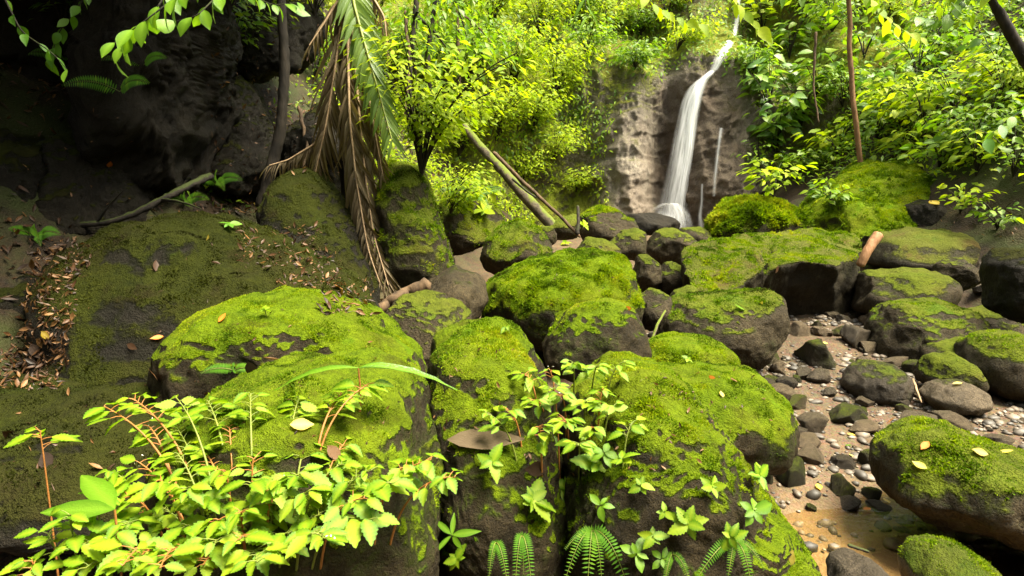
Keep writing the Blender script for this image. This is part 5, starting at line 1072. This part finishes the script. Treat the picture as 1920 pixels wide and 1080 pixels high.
for i, (px, py) in enumerate(LT):
    Y = np.interp(py, [735, 860, 1060], [2.0, 1.72, 1.4]) + rng.uniform(-0.08, 0.08); tip = P(px, py, Y)
    bx = px + (430 - px) * rng.uniform(0.1, 0.3) + rng.uniform(-30, 30); base = P(bx, py + rng.uniform(130, 230), Y + rng.uniform(-0.05, 0.15)); base[2] = max(base[2], 0.0)
    sb, sn = surf(px + (470 - px) * rng.uniform(0.2, 0.5), min(1075, py + rng.uniform(100, 190)))
    if abs(sb[1] - Y) < 0.45 and sb[2] < tip[2] - 0.04: base = sb - sn * 0.01
    else: base = drop(base)
    lab = {0: 'long arching stem reaching farthest left out of the bright leafy clump', 48: 'tall red stemmed sprig rising from the mossy boulder below the strap leaves', 23: 'sprig reaching farthest right, over the crack between boulders'}.get(i, ('yellow green herb in the top row of the front left clump' if py < 775 else 'yellow green herb at the lower left fringe of the front left clump' if px < 215 else 'yellow green herb on the right side of the front left clump, over black rock' if px > 540 else 'yellow green herb at the bottom edge of the front left clump' if py > 990 else 'yellow green herb in the heart of the front left clump'))
    herb(tip, base, lab, 'herbs of the big front left clump', int(rng.integers(9, 15)), rng.uniform(0.055, 0.075))
CT = [(985,702),(1030,692),(1075,680),(1120,686),(1165,680),(910,775),(950,768),(1000,752),(1050,742),(1100,752),(1150,762),(1185,792),(1060,792),(1010,800),(1112,802),(1085,835),(1130,730),(1035,730)]
for i, (px, py) in enumerate(CT):
    Y = np.interp(py, [680, 840], [2.5, 2.1]); tip = P(px, py, Y); base = P(1075 + (px - 1075) * rng.uniform(0.35, 0.6), py + rng.uniform(80, 130), Y + 0.03)
    sb, sn = surf(1075 + (px - 1075) * rng.uniform(0.6, 0.85), py + rng.uniform(60, 100))
    if abs(sb[1] - Y) < 0.5 and sb[2] < tip[2] - 0.04: base = sb - sn * 0.01
    else: base = drop(base)
    herb(tip, base, {5: 'arching sprig at the left end of the centre clump over the narrow boulder'}.get(i, 'pale green small leaved herb of the clump between two front boulders'), 'herbs of the centre clump', int(rng.integers(9, 14)), rng.uniform(0.048, 0.066))
def whorl(px, py, size, nl, kind, label, name='seedling', lift=0.05, cat='seedling', up=0.25):
    p, n = surf(px, py, 2.4); t = thing(name, p, label, cat); nn = unit(n * 0.6 + np.array([0, -0.35, 0.7])); top = nn * lift; V, F = tube(np.array([[0, 0, 0], top * 0.5 + rng.normal(0, 0.003, 3), top]), [0.003, 0.0025, 0.002], 5); link('stem', mesh_np('stem', V, F, M['stem_green']), t)
    a0 = rng.uniform(0, 6.28); u = unit(np.cross(nn, [1, 0.2, 0])); v = np.cross(nn, u)
    for i in range(nl):
        a = a0 + i * 2.4; d = math.cos(a) * u + math.sin(a) * v; leaf_obj('leaf', LM[kind][rng.integers(0, len(LM[kind]))], t, top * (0.75 + 0.25 * i / nl), d + nn * rng.uniform(-0.05, 2 * up), nn + rng.normal(0, 0.25, 3), size * rng.uniform(0.4, 0.95))
    return t
for a in [
 (1050, 850, 0.11, 5, 'seedling', 'glossy seedling under the centre clump with one tall leaf'), (1112, 885, 0.13, 7, 'begonia', 'largest light green rosette below the centre clump'), (1055, 925, 0.12, 6, 'begonia', 'light rosette lower left of the largest one'),
 (990, 945, 0.11, 8, 'begonia', 'rosette on the lower face of the narrow boulder'), (925, 875, 0.09, 5, 'begonia', 'small rosette under the long curled leaf'), (1135, 860, 0.10, 5, 'seedling', 'small seedling right of the largest rosette'),
 (1175, 875, 0.07, 5, 'begonia', 'small light seedling high on the brown face'), (1205, 918, 0.055, 5, 'begonia', 'tiny seedling in the middle of the brown face'), (1130, 955, 0.06, 4, 'seedling', 'tiny seedling hanging left of the brown face'),
 (1292, 985, 0.08, 7, 'begonia', 'round light rosette near the foot of the brown face'), (1325, 925, 0.06, 6, 'begonia', 'small rosette to the right on the brown face'), (1245, 963, 0.045, 4, 'begonia', 'tiny two leaf seedling on the brown face'),
 (1225, 1010, 0.06, 5, 'begonia', 'little seedling low on the brown face'), (1395, 965, 0.11, 6, 'seedling', 'bright glossy seedling on the right shoulder of the ferny boulder'), (1408, 900, 0.085, 8, 'begonia', 'flat topped sprig on the right edge of the ferny boulder'),
 (1362, 1005, 0.075, 6, 'begonia', 'rosette above the right hand fern'), (1190, 1045, 0.07, 6, 'seedling', 'seedling at the bottom right of the big fern'), (1240, 1060, 0.06, 5, 'seedling', 'second seedling at the bottom, farther from the big fern'),
 (855, 1010, 0.12, 5, 'lance', 'lance leaved seedling in the crack between front boulders'), (865, 1050, 0.07, 6, 'begonia', 'mossy seedling under the lance leaved one'), (500, 592, 0.06, 6, 'begonia', 'little seedling on top of the large rounded boulder'),
 (955, 625, 0.05, 4, 'begonia', 'tiny sprout on top of the narrow mossy boulder'), (1285, 680, 0.06, 5, 'begonia', 'tiny sprout on the small mossy boulder'), (545, 925, 0.06, 5, 'begonia', 'tiny sprout on the black front side of the leafy boulder'),
 (430, 430, 0.10, 5, 'dark', 'low plant on top of the huge dark slab'),

 (905, 400, 0.25, 9, 'lime', 'bright rosette on the bank rock left of the fallen trunk'), (920, 360, 0.28, 9, 'lime', 'lime fern like plant above the bank rock'), (1060, 460, 0.16, 7, 'lime', 'small plant at the foot of the leaning stick'), (1092, 425, 0.16, 8, 'lime', 'bright sprig on the moss edged rock by the fall')]:
    whorl(*a)
# strap leaved plants
def strap_plant(px, py, Y, leaves, label, mesh, base_drop=0.22):
    top = P(px, py, Y); base = drop(top); base_drop = top[2] - base[2]; t = thing('strap_leaved_plant', base, label, 'plant'); V, F = tube(np.array([[0, 0, 0], [0.004, 0, base_drop * 0.5], top - base]), [0.004, 0.0035, 0.003], 6); link('stem', mesh_np('stem', V, F, M['stem_red']), t)
    for d, n, s in leaves: leaf_obj('leaf', mesh, t, top - base, d, n, s)
strap_plant(672, 690, 1.95, [((-1, -0.1, 0.12), (0, -0.35, 1), 0.26), ((1, 0.1, 0.10), (0, -0.35, 1), 0.30), ((0.75, -0.1, 0.32), (0, -0.4, 1), 0.13)], 'plant with three long arching strap leaves above the leafy boulder', LM['strap'][0])
strap_plant(215, 955, 1.5, [((-1, 0.05, -0.02), (0.0, -0.6, 0.8), 0.21), ((-0.6, 0.5, 0.12), (0, -0.15, 1), 0.26)], 'lance shaped broad leaves at the left of the clump', LM['lance'][0], 0.3)
# ferns
def fern(px, py, Y, fronds, label, L=0.3, mat='fern', wid=0.125):
    p = P(px, py, Y) if Y else surf(px, py, 5)[0]; t = thing('fern', p, label, 'fern')
    for (dx, dz, ln, fwd) in fronds:
        if not Y and py > 900: fwd = fwd + 0.35
        ln *= L; tip = np.array([dx * ln, -fwd * ln, dz * ln]); c = qcurve(np.zeros(3), np.array([dx * ln * 0.45, -fwd * ln * 0.7, ln * 0.32]), tip, 26); tg = unit(np.gradient(c, axis=0)); V, F = tube(c, np.linspace(0.0022, 0.0008, 26), 4)
        fr = link('frond', mesh_np('frond', V, F, M['stem_green']), t); ps, ds, ns, sz = [], [], [], []
        for k in range(2, 26):
            sd = unit(np.cross(tg[k], [0.05, -1, 0.45])); w = wid * ln * (1 - ((k - 8) / 19.0) ** 2) * (0.75 if k < 4 else 1)
            for s in (-1, 1): ps.append(c[k]); ds.append(sd * s + tg[k] * 0.25); ns.append(np.array([0.1 * s, -1, 0.5])); sz.append(max(0.007, w))
        V, F, ti = merge([T_PIN], np.array(ps), np.array(ds), np.array(ns), np.array(sz)); link('pinnae', mesh_np('pinnae', V, F, M[mat], {'tint': ti * 0.4 + 0.2}), fr)
fern(1110, 995, None, [(-0.16, -0.9, 1.0, 0.3), (0.5, -0.85, 1.1, 0.3), (0.12, -0.75, 0.75, 0.35), (-0.85, -0.2, 0.5, 0.3), (-0.6, -0.75, 0.8, 0.3), (0.85, -0.3, 0.5, 0.3)], 'big dark green fern hanging at the foot of the ferny boulder', 0.24)
fern(978, 1005, None, [(0.2, -0.9, 1.0, 0.3), (-0.15, -0.9, 0.9, 0.3), (0.05, -0.8, 0.6, 0.4)], 'fern with two drooping fronds under the narrow boulder', 0.20)
fern(930, 1018, None, [(-0.2, -0.8, 0.7, 0.3), (0.3, -0.85, 0.9, 0.3)], 'small drooping fern left of the two frond one', 0.18)
fern(1375, 1015, None, [(-0.9, -0.45, 1.0, 0.3), (0.15, -0.8, 0.9, 0.4), (-0.4, -0.8, 0.7, 0.4), (0.7, -0.5, 0.6, 0.3)], 'light green fern on the right part of the ferny boulder', 0.19)
fern(1260, 1040, None, [(-0.4, -0.7, 0.8, 0.3), (0.4, -0.7, 0.8, 0.3)], 'little fern low in the middle of the brown face', 0.15)
fern(700, 985, 1.95, [(-0.3, -0.8, 0.4, 0.3)], 'tiny fern on the black side of the leafy boulder', 0.12) if False else None
SPREAD = [(-0.95, 0.05, 1, 0.5), (0.95, 0.1, 1, 0.5), (0.3, 0.35, 0.9, 0.7), (-0.4, 0.3, 0.9, 0.7), (0.6, -0.25, 0.8, 0.8)]
for px, py, L, nf, lab in [(350, 380, 0.3, 5, 'small fern below the dark branch end'), (408, 345, 0.34, 5, 'small fern at the upper end of the dark branch'), (75, 445, 0.26, 5, 'small fern at the left picture edge under the branch'),
    (225, 172, 0.34, 2, 'pale fern sprig on the face of the black cliff'), (270, 122, 0.26, 2, 'thin fern sprig high on the black cliff'), (120, 112, 0.28, 3, 'faint fern on the black cliff nearest the corner'), (440, 695, 0.14, 3, 'little fern in the hollow between the left mossy boulders')]:
    fern(px, py, None, SPREAD[:nf], lab, L, wid=0.2)
fern(885, 375, None, [(-0.8, 0.2, 1, 0.4), (0.8, 0.25, 1, 0.4), (0.2, 0.6, 1, 0.5), (-0.3, 0.5, 1, 0.5), (0.5, -0.3, 0.9, 0.6), (-0.6, -0.3, 0.9, 0.6)], 'bright fern above the bank rock left of the fallen trunk', 0.55)

# ------------------------------------------------------------------ unseen trees added to shade the left bank and camera-facing rock sides
for (x, y, hgt, cl, lab) in [
    (-6.5, 4.0, 5.6, [(-2.3, 4.4, 5.2, 1.2), (-3.6, 5.4, 5.4, 1.3), (-2.4, 6.4, 5.7, 1.2), (-4.2, 3.4, 5.0, 1.3), (-5.2, 4.6, 5.6, 1.4), (-3.2, 2.6, 4.9, 1.1), (-3.4, 4.4, 4.7, 1.1), (-2.8, 3.4, 5.0, 1.1), (-4.6, 5.6, 5.0, 1.2)], 'unseen spreading tree added on the left rim to shade the black cliff'),
    (-7.5, 8.0, 8.5, [(-3.4, 7.8, 6.6, 1.3), (-2.6, 7.2, 6.0, 1.0), (-3.2, 6.4, 5.6, 1.1), (-4.6, 6.8, 6.4, 1.3), (-5.6, 8.2, 7.4, 1.6), (-4.0, 9.2, 7.6, 1.3)], 'unseen tree added on the left rim to shade the litter slope'),
    (-4.5, -1.5, 5.5, [(-3.0, 0.4, 5.0, 1.4), (-4.4, 1.2, 5.2, 1.4), (-3.6, -1.6, 5.4, 1.6), (-1.8, -1.8, 5.6, 1.5)], 'unseen tree added on the left bank behind the viewer for shade'),
    (0.8, -6.0, 5.5, [(0.0, -4.0, 4.6, 1.7), (1.8, -4.4, 4.6, 1.7), (-1.4, -4.6, 5.0, 1.7), (0.8, -5.0, 6.2, 1.8), (0.6, -3.6, 2.6, 1.5), (2.6, -3.8, 3.0, 1.5), (-1.4, -3.6, 3.0, 1.5)], 'unseen tree added in the gorge behind the viewer for shade'),
    (6.5, -4.0, 7.5, [(5.0, -3.6, 5.5, 1.8), (6.5, -2.6, 6.5, 1.8), (4.2, -4.8, 4.0, 1.8)], 'unseen tree added on the right bank behind the viewer for shade')]:
    b = np.array([x, y, h1(x, y) - 0.2]); top = np.array([np.mean([c[0] for c in cl]) * 0.5 + x * 0.5, np.mean([c[1] for c in cl]) * 0.5 + y * 0.5, max(c[2] for c in cl) - 0.3])
    crowned_tree(lab, [b, b + (top - b) * 0.4 + np.array([0.1, 0.1, 0]), top], 0.25, 0.10, 'bark_dark', [(np.array(c[:3]), c[3]) for c in cl], 'dark_leaf', 420 if y == 4.0 else 260, 0.38)
